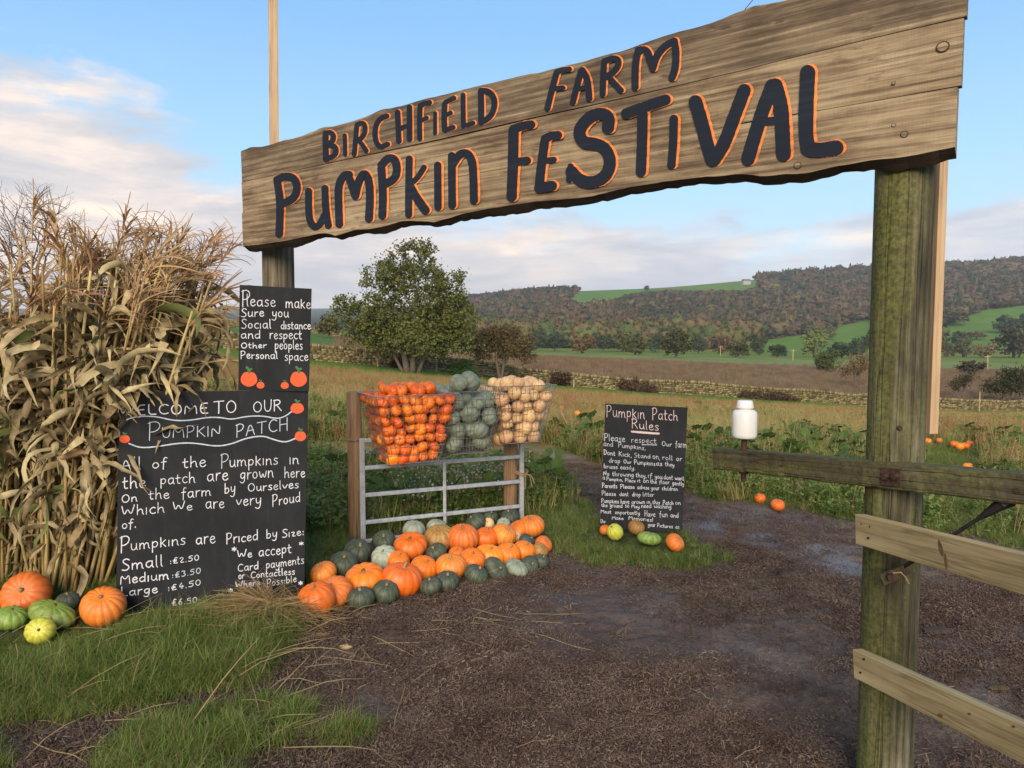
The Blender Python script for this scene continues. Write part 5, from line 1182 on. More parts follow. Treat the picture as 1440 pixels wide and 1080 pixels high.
for a in ((Z1, 'WELCOME', 40, 228, 685, 212, 74, 1.0), (Z1, 'TO', 722, 215, 890, 208, 86, .85), (Z1, 'OUR', 1005, 206, 1215, 193, 84, .85),
          (Z1, 'P', 245, 400, 345, 396, 130, .8), (Z1, 'UMPKIN', 345, 390, 775, 378, 76, .75), (Z1, 'PATCH', 882, 382, 1262, 335, 92, .75),
          (Z1, 'All', 52, 628, 200, 616, 100, .85), (Z1, 'of', 275, 612, 385, 602, 78, .8), (Z1, 'the', 497, 608, 668, 596, 84, .85), (Z1, 'P', 772, 606, 835, 602, 105, .8), (Z1, 'umpkins', 835, 600, 1188, 582, 88, .75), (Z1, 'in', 1268, 580, 1338, 578, 84, .75),
          (Z1, 'the', 62, 762, 232, 746, 100, .9), (Z1, 'patch', 335, 730, 590, 712, 82, .75), (Z1, 'are', 672, 706, 828, 694, 100, .85), (Z1, 'grown', 912, 690, 1155, 672, 88, .75), (Z1, 'here', 1232, 680, 1384, 672, 78, .75),
          (Z2, 'On', 55, 90, 170, 76, 60, .8), (Z2, 'the', 252, 66, 402, 55, 78, .85), (Z2, 'farm', 490, 56, 705, 36, 80, .75), (Z2, 'by', 800, 22, 880, 12, 80, .75), (Z2, 'Ourselves', 968, 6, 1338, -18, 62, .75),
          (Z2, 'Which', 55, 188, 368, 156, 82, .8), (Z2, 'We', 427, 150, 570, 140, 66, .8), (Z2, 'are', 662, 132, 800, 124, 88, .85), (Z2, 'very', 885, 112, 1068, 98, 82, .75), (Z2, 'Proud', 1145, 112, 1350, 80, 78, .75),
          (Z2, 'of.', 57, 276, 165, 264, 72, .8), (Z2, 'P', 45, 448, 120, 440, 112, .95), (Z2, 'umpkins', 120, 432, 520, 388, 84, .85), (Z2, 'are', 592, 390, 735, 378, 92, .9), (Z2, 'Priced', 812, 384, 1045, 356, 76, .8), (Z2, 'by', 1102, 345, 1182, 336, 70, .8), (Z2, 'Size:', 1216, 340, 1378, 320, 58, .8),
          (Z2, 'Small', 55, 580, 358, 546, 84, .95), (Z2, ':£2.50', 405, 530, 620, 502, 44, .7), (Z2, 'Medium', 45, 678, 400, 638, 74, .95), (Z2, ':£3.50', 420, 634, 632, 596, 46, .7), (Z2, 'Large', 50, 766, 318, 736, 66, .95), (Z2, ':£4.50', 390, 726, 632, 682, 46, .7), (Z2, '£6.50', 420, 832, 606, 808, 46, .7),
          (Z2, 'We', 893, 492, 1000, 480, 60, .8), (Z2, 'accept', 1047, 478, 1285, 450, 78, .75), (Z2, 'Card', 895, 586, 1048, 566, 58, .75), (Z2, 'payments', 1100, 566, 1376, 526, 66, .7), (Z2, 'or', 902, 640, 945, 634, 52, .7), (Z2, 'Contactless', 990, 634, 1310, 604, 50, .7), (Z2, 'Where', 880, 706, 1058, 682, 48, .75), (Z2, 'Possible', 1106, 694, 1322, 658, 52, .7),
          (Z2, '*', 852, 448, 890, 446, 60, 1.0), (Z2, '*', 1338, 405, 1374, 402, 52, .8), (Z2, '*', 828, 742, 862, 740, 50, 1.0), (Z2, '*', 1334, 690, 1368, 688, 50, 1.0)):
    wb.word(*a, mat='chalk_blue' if a[1] in (':£3.50', ':£2.50', 'P', 'UMPKIN', 'PATCH') and a[0] is not Z2 or a[1] == ':£3.50' else 'chalk')
wb.line(Z1, [(65, 270), (150, 235), (300, 232), (430, 265), (550, 264), (680, 240), (780, 242), (850, 258), (960, 233), (1080, 230), (1180, 252), (1240, 235), (1290, 196)], .8, 'chalk_blue')
wb.line(Z1, [(110, 430), (190, 462), (300, 455), (480, 425), (600, 428), (740, 452), (850, 435), (960, 390), (1080, 373), (1150, 400), (1240, 424), (1310, 395)], .9, 'chalk_blue')
for x, y, rx, ry in ((1327, 174, 48, 40), (1350, 376, 41, 37), (80, 397, 38, 30)): wb.daub(Z1, x, y, rx, ry)
Z3 = (320, 380, 5.685)
sb = Board('distancing_board', 'small black chalkboard on the left post reading Please make Sure you Social distance', [(337, 400.5), (438, 406), (434, 550.5), (335, 549)], [4.38, 4.43, 4.43, 4.38])
for a in (('P', 112, 285, 185, 288, 132, .8), ('lease', 150, 288, 385, 290, 95, .75), ('make', 463, 302, 665, 306, 92, .75), ('Sure', 108, 374, 292, 370, 72, .75), ('you', 355, 374, 490, 378, 82, .7), ('Social', 108, 466, 350, 466, 74, .75), ('distance', 425, 470, 665, 472, 66, .75),
          ('and', 105, 546, 265, 546, 74, .75), ('respect', 335, 550, 595, 552, 80, .75), ('Other', 107, 625, 312, 622, 48, .75), ('peoples', 378, 632, 600, 634, 76, .7), ('Personal', 103, 706, 402, 708, 62, .75), ('space', 455, 722, 645, 724, 80, .7)): sb.word(Z3, *a)
for x, y, rx, ry in ((172, 868, 66, 62), (264, 918, 31, 28), (458, 920, 32, 28), (568, 868, 66, 64)): sb.daub(Z3, x, y, rx, ry)
Z4, Z5 = (835, 560, 10.286), (835, 650, 9.82)
rb = Board('rules_board', 'black chalkboard headed Pumpkin Patch Rules standing in the grass beyond the track', [(851.5, 567.5), (967, 573), (959, 749), (844, 742)], [6.05, 6.0, 5.82, 5.88])
for a in ((Z4, 'Pumpkin', 180, 262, 735, 302, 168, .72, 'chalk_pink'), (Z4, 'Patch', 842, 306, 1215, 330, 160, .72, 'chalk_pink'), (Z4, 'Rules', 545, 430, 940, 470, 130, .8, 'chalk_pink'),
          (Z4, 'Please', 150, 612, 452, 636, 108, .6), (Z4, 'respect', 540, 640, 905, 660, 92, .45), (Z4, 'Our', 982, 690, 1130, 698, 68, .5), (Z4, 'farm', 1180, 708, 1345, 718, 100, .5), (Z4, 'and', 140, 690, 280, 704, 80, .45), (Z4, 'Pumpkins,', 352, 708, 752, 752, 72, .5),
          (Z4, 'Dont', 145, 815, 310, 832, 72, .6), (Z4, 'Kick,', 360, 836, 550, 856, 74, .5), (Z4, 'Stand', 582, 856, 820, 872, 64, .5), (Z4, 'on,', 850, 875, 962, 890, 84, .5), (Z4, 'roll', 990, 886, 1140, 904, 76, .5), (Z4, 'or', 1192, 906, 1276, 912, 80, .5),
          (Z4, 'drop', 218, 930, 382, 942, 72, .5), (Z4, 'Our', 430, 940, 545, 950, 54, .5), (Z4, 'Pumpkins', 582, 952, 890, 978, 66, .5), (Z4, 'as', 902, 974, 990, 980, 70, .5), (Z4, 'they', 1030, 980, 1165, 992, 66, .5),
          (Z5, 'bruise', 137, 80, 330, 96, 62, .5), (Z5, 'easily.', 365, 95, 575, 106, 62, .5), (Z5, 'No', 130, 180, 215, 190, 66, .65), (Z5, 'throwing', 255, 190, 552, 204, 66, .5), (Z5, 'they,', 580, 206, 728, 216, 66, .5), (Z5, 'if', 745, 214, 808, 220, 74, .5), (Z5, 'you', 842, 224, 945, 234, 70, .5), (Z5, 'dont', 965, 236, 1092, 242, 64, .5), (Z5, 'want', 1120, 246, 1246, 252, 62, .5),
          (Z5, 'a', 120, 236, 155, 240, 70, .5), (Z5, 'Pumpkin,', 175, 250, 402, 266, 50, .5), (Z5, 'Place', 432, 270, 575, 280, 50, .5), (Z5, 'it', 600, 276, 645, 280, 50, .5), (Z5, 'on', 680, 282, 760, 286, 66, .5), (Z5, 'the', 780, 290, 870, 298, 58, .5), (Z5, 'floor', 905, 300, 1045, 306, 62, .5), (Z5, 'gently', 1082, 312, 1246, 326, 58, .5),
          (Z5, 'Parents', 115, 350, 322, 360, 62, .65), (Z5, 'Please', 365, 360, 562, 366, 56, .6), (Z5, 'advise', 600, 370, 765, 378, 58, .5), (Z5, 'your', 790, 382, 905, 386, 62, .5), (Z5, 'children', 940, 386, 1160, 396, 58, .5),
          (Z5, 'Please', 110, 456, 305, 466, 62, .55), (Z5, 'dont', 355, 466, 480, 470, 62, .5), (Z5, 'drop', 530, 470, 646, 474, 62, .5), (Z5, 'litter', 675, 472, 830, 476, 60, .45), (Z5, 'Pumpkins', 105, 556, 346, 570, 62, .5), (Z5, 'have', 370, 572, 490, 574, 64, .5), (Z5, 'grown', 520, 576, 706, 576, 64, .5), (Z5, 'in', 730, 574, 780, 576, 64, .5), (Z5, 'this', 810, 577, 912, 581, 60, .5), (Z5, 'Patch', 955, 584, 1100, 590, 58, .5), (Z5, 'on', 1125, 586, 1200, 590, 64, .5),
          (Z5, 'the', 105, 616, 190, 620, 56, .5), (Z5, 'ground', 220, 622, 396, 630, 62, .5), (Z5, 'so', 430, 626, 490, 630, 66, .5), (Z5, 'May', 520, 632, 630, 638, 50, .5), (Z5, 'need', 655, 630, 796, 632, 62, .5), (Z5, 'washing', 830, 632, 1072, 642, 62, .5),
          (Z5, 'Most', 95, 700, 240, 712, 52, .55), (Z5, 'importantly', 295, 716, 636, 728, 58, .5), (Z5, 'Have', 700, 746, 850, 756, 82, .5), (Z5, 'fun', 905, 756, 1020, 760, 88, .5), (Z5, 'and', 1058, 760, 1170, 768, 66, .55), (Z5, 'Make', 250, 790, 410, 796, 48, .5), (Z5, 'Memories!', 480, 792, 820, 822, 58, .5), (Z5, 'Do', 95, 836, 160, 840, 50, .5), (Z5, 'your', 748, 884, 850, 892, 58, .5), (Z5, 'Pictures', 875, 894, 1090, 912, 52, .5), (Z5, 'as', 1128, 916, 1182, 920, 60, .5)):
    rb.word(*a)
rb.line(Z4, [(545, 478), (740, 492), (945, 508)], .9, 'chalk_pink'); rb.line(Z4, [(550, 490), (740, 508), (940, 520)], .6, 'chalk_pink'); rb.line(Z4, [(700, 672), (910, 676)], .4)
_c = rb.t.location
MB().box((.32, .10, .40), (.05, .03, .95), Matrix.Rotation(.10, 3, 'X')).build('prop_stake', M['gatepost'], rb.t)
# ---------------------------------------------------------------- pumpkins
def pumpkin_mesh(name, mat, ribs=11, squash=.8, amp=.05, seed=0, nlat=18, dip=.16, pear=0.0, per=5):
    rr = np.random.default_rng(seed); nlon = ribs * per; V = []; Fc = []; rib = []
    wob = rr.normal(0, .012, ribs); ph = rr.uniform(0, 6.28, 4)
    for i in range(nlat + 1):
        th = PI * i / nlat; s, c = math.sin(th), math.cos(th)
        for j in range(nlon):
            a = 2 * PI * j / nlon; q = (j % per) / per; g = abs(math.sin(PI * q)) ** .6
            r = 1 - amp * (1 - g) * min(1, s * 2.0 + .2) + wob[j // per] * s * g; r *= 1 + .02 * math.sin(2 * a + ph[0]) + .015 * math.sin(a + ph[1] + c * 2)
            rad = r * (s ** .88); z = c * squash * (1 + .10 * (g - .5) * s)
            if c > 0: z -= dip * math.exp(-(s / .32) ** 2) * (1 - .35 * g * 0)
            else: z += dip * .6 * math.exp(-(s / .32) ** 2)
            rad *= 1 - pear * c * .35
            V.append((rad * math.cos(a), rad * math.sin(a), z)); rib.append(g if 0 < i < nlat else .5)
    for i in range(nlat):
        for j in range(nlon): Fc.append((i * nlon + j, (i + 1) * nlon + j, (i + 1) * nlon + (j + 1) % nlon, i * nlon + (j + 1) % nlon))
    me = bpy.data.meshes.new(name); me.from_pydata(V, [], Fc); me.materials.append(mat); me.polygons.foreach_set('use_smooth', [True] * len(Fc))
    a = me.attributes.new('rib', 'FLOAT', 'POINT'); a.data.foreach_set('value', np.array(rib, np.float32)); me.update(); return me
def stem_mesh(seed, mat, L_=.34, r=.10, z0=.62, curl=.5):
    b = MB(); rr = random.Random(seed); pts = []; p = Vector((0, 0, z0)); d = Vector((0, 0, 1)); az = rr.uniform(0, 6.28)
    for i in range(6):
        pts.append(p.copy()); p = p + d * L_ / 5; d = (d + Vector((math.cos(az), math.sin(az), -.1)) * curl * .35).normalized()
    n = 10; b.tube(pts, [r * 1.55, r, r * .8, r * .72, r * .75, r * .9], n)
    for i in range(len(b.v)):
        x, y, z = b.v[i]; k = 1 + (.12 if i % 2 else -.08); q = pts[min(5, i // n)]; b.v[i] = (q.x + (x - q.x) * k, q.y + (y - q.y) * k, q.z + (z - q.z) * k)
    return b.mesh('stem', mat, True)
PM = {}
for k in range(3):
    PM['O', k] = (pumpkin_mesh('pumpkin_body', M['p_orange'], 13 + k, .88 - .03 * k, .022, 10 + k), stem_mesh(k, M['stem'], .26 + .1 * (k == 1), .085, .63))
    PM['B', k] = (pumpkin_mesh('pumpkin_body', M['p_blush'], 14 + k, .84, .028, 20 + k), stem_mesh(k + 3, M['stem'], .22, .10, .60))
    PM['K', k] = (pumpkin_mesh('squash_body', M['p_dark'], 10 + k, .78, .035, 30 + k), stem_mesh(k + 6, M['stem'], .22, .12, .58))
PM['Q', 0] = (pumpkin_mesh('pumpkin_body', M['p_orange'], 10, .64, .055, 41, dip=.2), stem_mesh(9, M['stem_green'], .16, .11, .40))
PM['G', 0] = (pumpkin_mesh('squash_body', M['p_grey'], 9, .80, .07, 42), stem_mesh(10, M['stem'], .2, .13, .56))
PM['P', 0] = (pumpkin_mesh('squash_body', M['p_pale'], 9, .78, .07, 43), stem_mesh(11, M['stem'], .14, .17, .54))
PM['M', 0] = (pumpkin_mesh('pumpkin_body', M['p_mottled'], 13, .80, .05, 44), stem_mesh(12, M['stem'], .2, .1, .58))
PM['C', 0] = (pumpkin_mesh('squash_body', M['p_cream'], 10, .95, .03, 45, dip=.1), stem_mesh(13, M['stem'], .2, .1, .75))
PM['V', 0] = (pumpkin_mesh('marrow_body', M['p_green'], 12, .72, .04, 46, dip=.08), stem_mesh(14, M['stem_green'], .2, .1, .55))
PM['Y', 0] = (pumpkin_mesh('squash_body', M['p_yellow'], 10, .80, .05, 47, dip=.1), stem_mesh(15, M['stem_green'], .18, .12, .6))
def pumpkin(kind, v, loc, r, label, group=None, rot=None, sc=(1, 1, 1), cat='pumpkin', name=None):
    key = (kind, v) if (kind, v) in PM else (kind, 0); bm, sm = PM[key]
    t = thing(name or ('pumpkin' if cat == 'pumpkin' else 'squash'), label, cat, loc, group=group)
    t.rotation_euler = rot if rot else (random.gauss(0, .35), random.gauss(0, .35), random.uniform(0, 6)); t.scale = (r * sc[0], r * sc[1], r * sc[2])
    put(bm.name, bm, t); put('stem', sm, t); return t
def solveY(px, py, rpx, q=.85):
    w = w_of(py); return EYE / (-w + rpx / F_PX * q)
PILE = [ # px, py, r px, kind, stem tilt (x back, y), label
 (445, 844, 26, 'O', 0, (.15, -.2), 'large smooth orange pumpkin at the front left end of the pile'),
 (470.5, 833, 22.5, 'B', 1, (.5, -.4), 'orange pumpkin with straw on top, second from the left in the front row'),
 (455, 806, 17, 'B', 0, (.2, -.3), 'orange pumpkin behind the front two, at the left end of the pile'),
 (483.5, 792.5, 18.5, 'K', 0, (.45, .1), 'dark green squash upper left, lower of the left pair, with pale stem scar'),
 (503, 776.7, 18.5, 'K', 1, (.5, .2), 'dark green squash upper left, upper one of the pair'),
 (540, 761, 14.5, 'K', 2, (.5, .2), 'dark green squash below the left end of the hurdle'),
 (540.5, 784, 17.5, 'P', 0, (.55, .0), 'pale grey-green squash facing forward at the left of the pile'),
 (513, 813, 26, 'Q', 0, (.25, -.1), 'broad squat orange pumpkin between the two dark squashes on the left'),
 (565, 815, 25, 'O', 1, (.15, .2), 'tall bright orange pumpkin with a long curled pale stalk'),
 (507.5, 841, 17, 'K', 1, (.1, -.1), 'dark green squash with pale stripes, leftmost in the front row'),
 (542.5, 832, 17, 'K', 0, (.35, .1), 'dark green squash with a tan patch, second dark one in the front row'),
 (560, 789, 15, 'O', 2, (.2, .3), 'half-hidden orange pumpkin behind the long-stalked one'),
 (577.5, 767.5, 22.5, 'Q', 0, (.3, .1), 'big flattened orange pumpkin standing high behind the left of the pile'),
 (582, 745, 15, 'P', 0, (.1, .2), 'pale green squash left of the hurdle rail, behind the flattened pumpkin'),
 (614, 742, 13, 'P', 0, (.1, .2), 'pale green squash peeping over the mottled pumpkin'),
 (618, 757, 19.5, 'M', 0, (.3, -.1), 'green and orange mottled pumpkin in the back row'),
 (613, 777, 14, 'K', 2, (.3, -.5), 'small dark squash with a curved stalk in the middle of the pile'),
 (596, 800, 18.5, 'O', 0, (.35, .3), 'orange pumpkin right of the long-stalked one'),
 (651, 757, 21, 'B', 2, (.2, .0), 'largest rosy orange pumpkin in the back row'),
 (633.5, 797, 20, 'B', 1, (.15, .0), 'orange pumpkin in the middle of the second row'),
 (606, 824, 14.8, 'K', 2, (.1, -.2), 'dark green squash in the front row below the orange pumpkin right of the long stalk'),
 (629, 817.5, 14.8, 'K', 1, (.2, .2), 'grey-green striped squash, fourth in the front row'),
 (669, 735, 13.5, 'K', 0, (.3, -.6), 'dark blue-green squash against the bottom rail of the hurdle'),
 (686.7, 737, 8, 'C', 0, (.9, .3), 'small round cream squash in the back row'),
 (684, 757, 15.5, 'O', 1, (.3, .0), 'orange pumpkin below the small cream squash'),
 (664, 788, 17.3, 'O', 2, (.5, .0), 'orange pumpkin with a dark scar in the second row'),
 (670, 808, 15.3, 'K', 1, (.0, .5), 'dark green squash with one pale line, fifth in the front row'),
 (690, 727, 11, 'K', 2, (.2, .2), 'dark squash behind the rail, left one of the back pair'),
 (708.5, 753, 17, 'B', 0, (.4, .5), 'leaning orange pumpkin right of the one below the cream squash'),
 (689, 782, 16.3, 'O', 0, (.2, .2), 'orange pumpkin above the tan-patched oval squash'),
 (698, 801.5, 14.5, 'K', 0, (.6, .9), 'wide oval green squash with a tan patch in the front row'),
 (708, 737, 8.8, 'P', 0, (.5, .3), 'small pale green squash behind the leaning orange pumpkin'),
 (717, 727, 12.3, 'K', 1, (.2, -.2), 'dark striped squash behind the rail, right one of the back pair'),
 (714.7, 779.5, 16.3, 'O', 1, (.4, .3), 'orange pumpkin with a dark curled stalk in the second row'),
 (726, 799, 12.8, 'G', 0, (.2, .4), 'dull grey-green squash right of the tan-patched oval one'),
 (728.6, 744.5, 13.5, 'O', 2, (.2, -.6), 'orange pumpkin behind the peach-coloured small squash'),
 (725, 755, 7.5, 'C', 0, (.9, .8), 'small peach-coloured squash wedged in the right of the pile'),
 (746.7, 740, 17, 'B', 2, (.15, -.2), 'tall orange pumpkin at the right foot of the hurdle'),
 (737, 775, 15, 'O', 0, (.3, .3), 'orange pumpkin below the dark squash on the right'),
 (742, 762, 11.5, 'K', 0, (.4, .6), 'dark green squash near the right end of the pile'),
 (745, 795, 12.3, 'K', 2, (.9, .5), 'green squash with a yellow tip in the front row, last but one'),
 (764, 766, 12, 'B', 1, (.5, .6), 'orange pumpkin at the far right end of the pile'),
 (759, 775, 11.5, 'M', 0, (.6, .6), 'brownish striped orange pumpkin at the right end of the pile'),
 (761, 789.5, 11, 'K', 1, (.3, .4), 'grey-green squash, last on the right in the front row'),
 (642, 780, 11, 'O', 0, (.2, .2), 'orange pumpkin mostly hidden in the gap below the largest rosy one')]
for i, (px, py, r, kd, v, tl, lab) in enumerate(PILE):
    Yg = solveY(px, py, r, .80); Yf = 4.19 + (px - 445) / 316 * .84; Y = Yg - .10 * max(0, Yg - Yf)
    p = at(px, py, Y); rm = r / F_PX * math.hypot(Y, 0) * 1.13
    sc_ = (1.28, .95, .95) if 'oval' in lab else (random.uniform(.95, 1.06), random.uniform(.95, 1.06), random.uniform(.90, 1.05))
    pumpkin(kd, v, p, rm, lab, 'pumpkins and squashes piled in front of the hurdle', (tl[0] * 1.0, tl[1], random.uniform(-.5, .5)), sc_, 'pumpkin' if kd in 'OBQM' else 'squash')
OTHER = [(36, 837, 33.5, 'B', 1, (1.0, .1), (1, 1, 1), 'large orange pumpkin with its bottom scar facing forward, under the corn'), (15, 869, 21, 'V', 0, (.2, .2), (1.1, 1, 1), 'pale green and peach squash at the left edge of the picture'),
 (73, 864, 24, 'V', 0, (.1, .3), (1.48, .95, .98), 'long green marrow-like squash under the corn'), (57, 887, 19, 'Y', 0, (1.1, .1), (1.12, 1, 1), 'small yellow-green squash in front of the green marrow'), (145, 853, 31, 'B', 2, (.5, .1), (1, 1, .92), 'pinkish orange pumpkin by the lower left corner of the big chalkboard'),
 (96, 846, 17, 'K', 0, (.1, 0), (1, 1, 1), 'dark green squash behind the green marrow, under the corn'),
 (851, 745, 8, 'B', 0, (.2, 0), (1, 1, 1), 'small orange pumpkin at the left foot of the rules board'), (865, 748, 12, 'Y', 0, (.2, -.7), (1, .9, 1.25), 'yellow-green upright squash at the left foot of the rules board'), (895, 742, 12.5, 'M', 0, (.2, .3), (1, 1, 1), 'green squash with a peach side below the rules board'),
 (913, 757, 13, 'V', 0, (.1, .2), (1.45, 1, .95), 'long pale green marrow below the rules board'), (949, 763, 14.5, 'B', 1, (.3, .7), (1, 1, .9), 'ribbed orange pumpkin at the right foot of the rules board'),
 (1069, 701, 8, 'O', 0, (.2, 0), (1, 1, 1), 'smaller orange pumpkin of the two at the track edge below the insulator'), (1093.5, 710, 10, 'O', 2, (.2, 0), (1, 1, .95), 'larger orange pumpkin of the two at the track edge below the insulator'),
 (1437, 713, 8, 'O', 1, (.2, 0), (1, 1, 1), 'orange pumpkin among leaves at the right edge'), (1361, 659, 7, 'O', 1, (.2, 0), (1, 1, 1), 'orange pumpkin in the field just above the mossy rail'),
 (812, 583, 5, 'O', 1, (.2, 0), (1, 1, 1), 'orange pumpkin in the weeds left of the rules board'), (789, 575, 4, 'B', 1, (.2, 0), (1, 1, 1), 'far orange pumpkin in the weeds beside the cream basket'),
 (1184, 612, 6, 'B', 0, (.2, 0), (1, 1, 1), 'peach pumpkin in the field left of the thick post'), (1305, 622, 5, 'O', 0, (.2, 0), (1, 1, 1), 'small pumpkin at the foot of the timber batten'), (1321, 621, 4.5, 'B', 0, (.2, 0), (1, 1, 1), 'small pumpkin right of the timber batten'),
 (1342, 627, 6, 'O', 0, (.2, 0), (1, 1, 1), 'left pumpkin of the bright cluster in the field on the right'), (1350, 630, 6.5, 'O', 1, (.2, 0), (1, 1, 1), 'middle pumpkin of the bright cluster in the field on the right'), (1358, 629, 6, 'O', 2, (.2, 0), (1, 1, 1), 'fourth pumpkin of the bright cluster in the field on the right'), (1363, 625, 5, 'B', 2, (.2, 0), (1, 1, 1), 'rightmost pumpkin of the bright cluster in the field'), (1380, 622, 4, 'B', 1, (.2, 0), (1, 1, 1), 'faint pumpkin right of the bright cluster in the field')]
for px, py, r, kd, v, tl, sc_, lab in OTHER:
    Y = solveY(px, py, r, .8 * sc_[2])
    if Y > 6.2:                                  # stands on the falling field: walk the ray out to the ground
        Y = march(px, py, r)
    p = at(px, py, Y); 
    if Y > 7: p.z += r / F_PX * Y * .35
    pumpkin(kd, v, p, r / F_PX * Y * (1.0 if Y < 7 else .95), lab, None, (tl[0], tl[1], random.uniform(-.4, .4)), sc_, 'pumpkin' if kd in 'OBM' else 'squash')

# ---------------------------------------------------------------- steel hurdle with its posts and wire baskets
GO = Vector((-1.14, 5.56, 0)); GD = Vector((.897, .442, 0)); GN = Vector((.442, -.897, 0)); GL_ = 1.36; GA = math.atan2(GD.y, GD.x)
def gp(s, n, z): return GO + GD * s + GN * n + Vector((0, 0, z))
def small_post(label, s, n, top, r):
    p = gp(s, n, 0); b = MB(); b.tube([(0, 0, -.1), (.002, 0, top * .5), (0, 0, top - .008), (0, 0, top)], [r * 1.03, r, r, r * .94], 20); o = b.build('hurdle_post', M['gatepost'], None, True); o.location = p; tag(o, label, 'post')
small_post('tan round post at the left end of the metal hurdle', -.035, -.075, 1.165, .056)
small_post('tan round post at the right end of the metal hurdle', 1.30, -.09, 1.10, .06)
hur = thing('metal_hurdle', 'galvanised metal hurdle with horizontal rails between two tan posts', 'gate', GO, GA)
def hb(name, x0, x1, z0, z1, h=.032, d=.03, y=0):
    if abs(x1 - x0) > abs(z1 - z0):
        a = math.atan2(z1 - z0, x1 - x0); b = MB().box(((x0 + x1) / 2, y, (z0 + z1) / 2), (math.hypot(x1 - x0, z1 - z0), d, h), Matrix.Rotation(-a, 3, 'Y'))
    else: b = MB().box(((x0 + x1) / 2, y, (z0 + z1) / 2), (h, d, abs(z1 - z0)))
    o = b.build(name, M['galv'], hur); m = o.modifiers.new('b', 'BEVEL'); m.width = .005; m.segments = 2; return o
hb('stile', 0, 0, .0, .815, .040, .036); hb('stile', GL_, GL_, .02, .80, .036, .036); hb('brace', .66, .66, .02, .78, .026, .012, -.024)
for z in (.795, .585, .375, .165, .02): hb('rail', .0205, GL_ - .0185, z, z - .01, .030, .028)
tw = thing('twine_tie', 'loop of tan twine tying the hurdle to its right post', 'twine', gp(GL_, .02, .42)); b = MB()
for k in range(3):
    rr_ = .055 + .006 * k; b.tube([(rr_ * math.cos(a) - .02, rr_ * math.sin(a) + .05, .012 * k + .01 * math.sin(a * 2)) for a in np.linspace(0, 2 * PI, 16)], .004, 5)
for k, (dx, dz) in enumerate(((.05, -.10), (.07, -.07), (-.01, -.12))): b.tube([(.03, -.01, .01), (.03 + dx * .6, -.02, .0), (.03 + dx, -.015, dz)], .0035, 4)
b.build('loop', M['rope'], tw)
b = MB(); b.tube([(.06 * math.cos(a), .062 * math.sin(a), .0) for a in np.linspace(0, 2 * PI, 16)], .003, 5); o = tag(b.build('wire_tie', M['wire']), 'thin wire tie round the left hurdle post', 'wire'); o.location = gp(-.03, -.06, .80)
BK = [('orange', .29, .62, .50, 1.165, .665, .235, .225, 'wire basket heaped with small deep orange pumpkins'), ('green', .74, .50, .48, 1.175, .70, .22, .17, 'wire basket heaped with grey-green squashes'), ('cream', 1.17, .50, .46, 1.205, .755, .25, .15, 'wire basket heaped with cream and peach squashes')]
def basket(kind, s, wd, dp, zt, zb, nc, _, label):
    """wd along the hurdle, dp outwards; tapers towards its foot; nc: how far its middle hangs out in front"""
    c = gp(s, nc, zb); t = thing('wire_basket', label, 'basket', c, GA); H = zt - zb; tap = .62
    def prof(f): k = tap + (1 - tap) * f; return wd / 2 * k, dp / 2 * k
    b = MB(); R_ = .0019
    def bar(p, q, r=R_): b.tube([p, q], r, 4, 0, False)
    for i in range(9):
        f = i / 8; x, y = prof(f); z = H * f; b.tube([(-x, -y, z), (x, -y, z), (x, y, z), (-x, y, z), (-x, -y, z)], R_ * (1.0 if i % 8 else 1.6), 4, 0, False)
    x0, y0 = prof(0); x1, y1 = prof(1)
    for i in range(14):
        g = -1 + 2 * i / 13
        for sy in (-1, 1): bar((x0 * g, sy * y0, 0), (x1 * g, sy * y1, H))
        for sx in (-1, 1): bar((sx * x0, y0 * g, 0), (sx * x1, y1 * g, H))
        bar((x0 * g, -y0, 0), (x0 * g, y0, 0)); bar((-x0, y0 * g, 0), (x0, y0 * g, 0))
    b.build('wire_mesh', M['wire'], t)
    b = MB(); b.tube([(-x1 - .004, -y1 - .004, H), (x1 + .004, -y1 - .004, H), (x1 + .004, y1 + .004, H), (-x1 - .004, y1 + .004, H), (-x1 - .004, -y1 - .004, H)], .0038, 6, 0, False); b.build('rim', M['wire'], t)
    return c, H, prof
PMESH = {'orange': [pumpkin_mesh('small_pumpkin', M['p_orange_deep'], 9 + k % 3, .78, .07, 60 + k, 10, .18, per=4) for k in range(4)] + [pumpkin_mesh('small_pumpkin', M['p_orange'], 10, .72, .06, 66, 10, .15, per=4)],
         'green': [pumpkin_mesh('grey_squash', M['p_grey'], 9, .80, .06, 70 + k, 12, .16, per=4) for k in range(3)], 'cream': [pumpkin_mesh('cream_squash', M['p_cream'], 10, (.82, 1.05, .9)[k], .045, 80 + k, 10, .12, per=4) for k in range(3)]}
SMALLSTEM = stem_mesh(50, M['stem'], .3, .09, .58)
LAB = {'orange': ('small deep orange pumpkin packed in the wire basket of orange ones', 'small orange pumpkins in the left basket', .047), 'green': ('grey-green ribbed squash packed in the middle wire basket', 'grey-green squashes in the middle basket', .076), 'cream': ('cream ribbed squash packed in the right wire basket', 'cream squashes in the right basket', .054)}
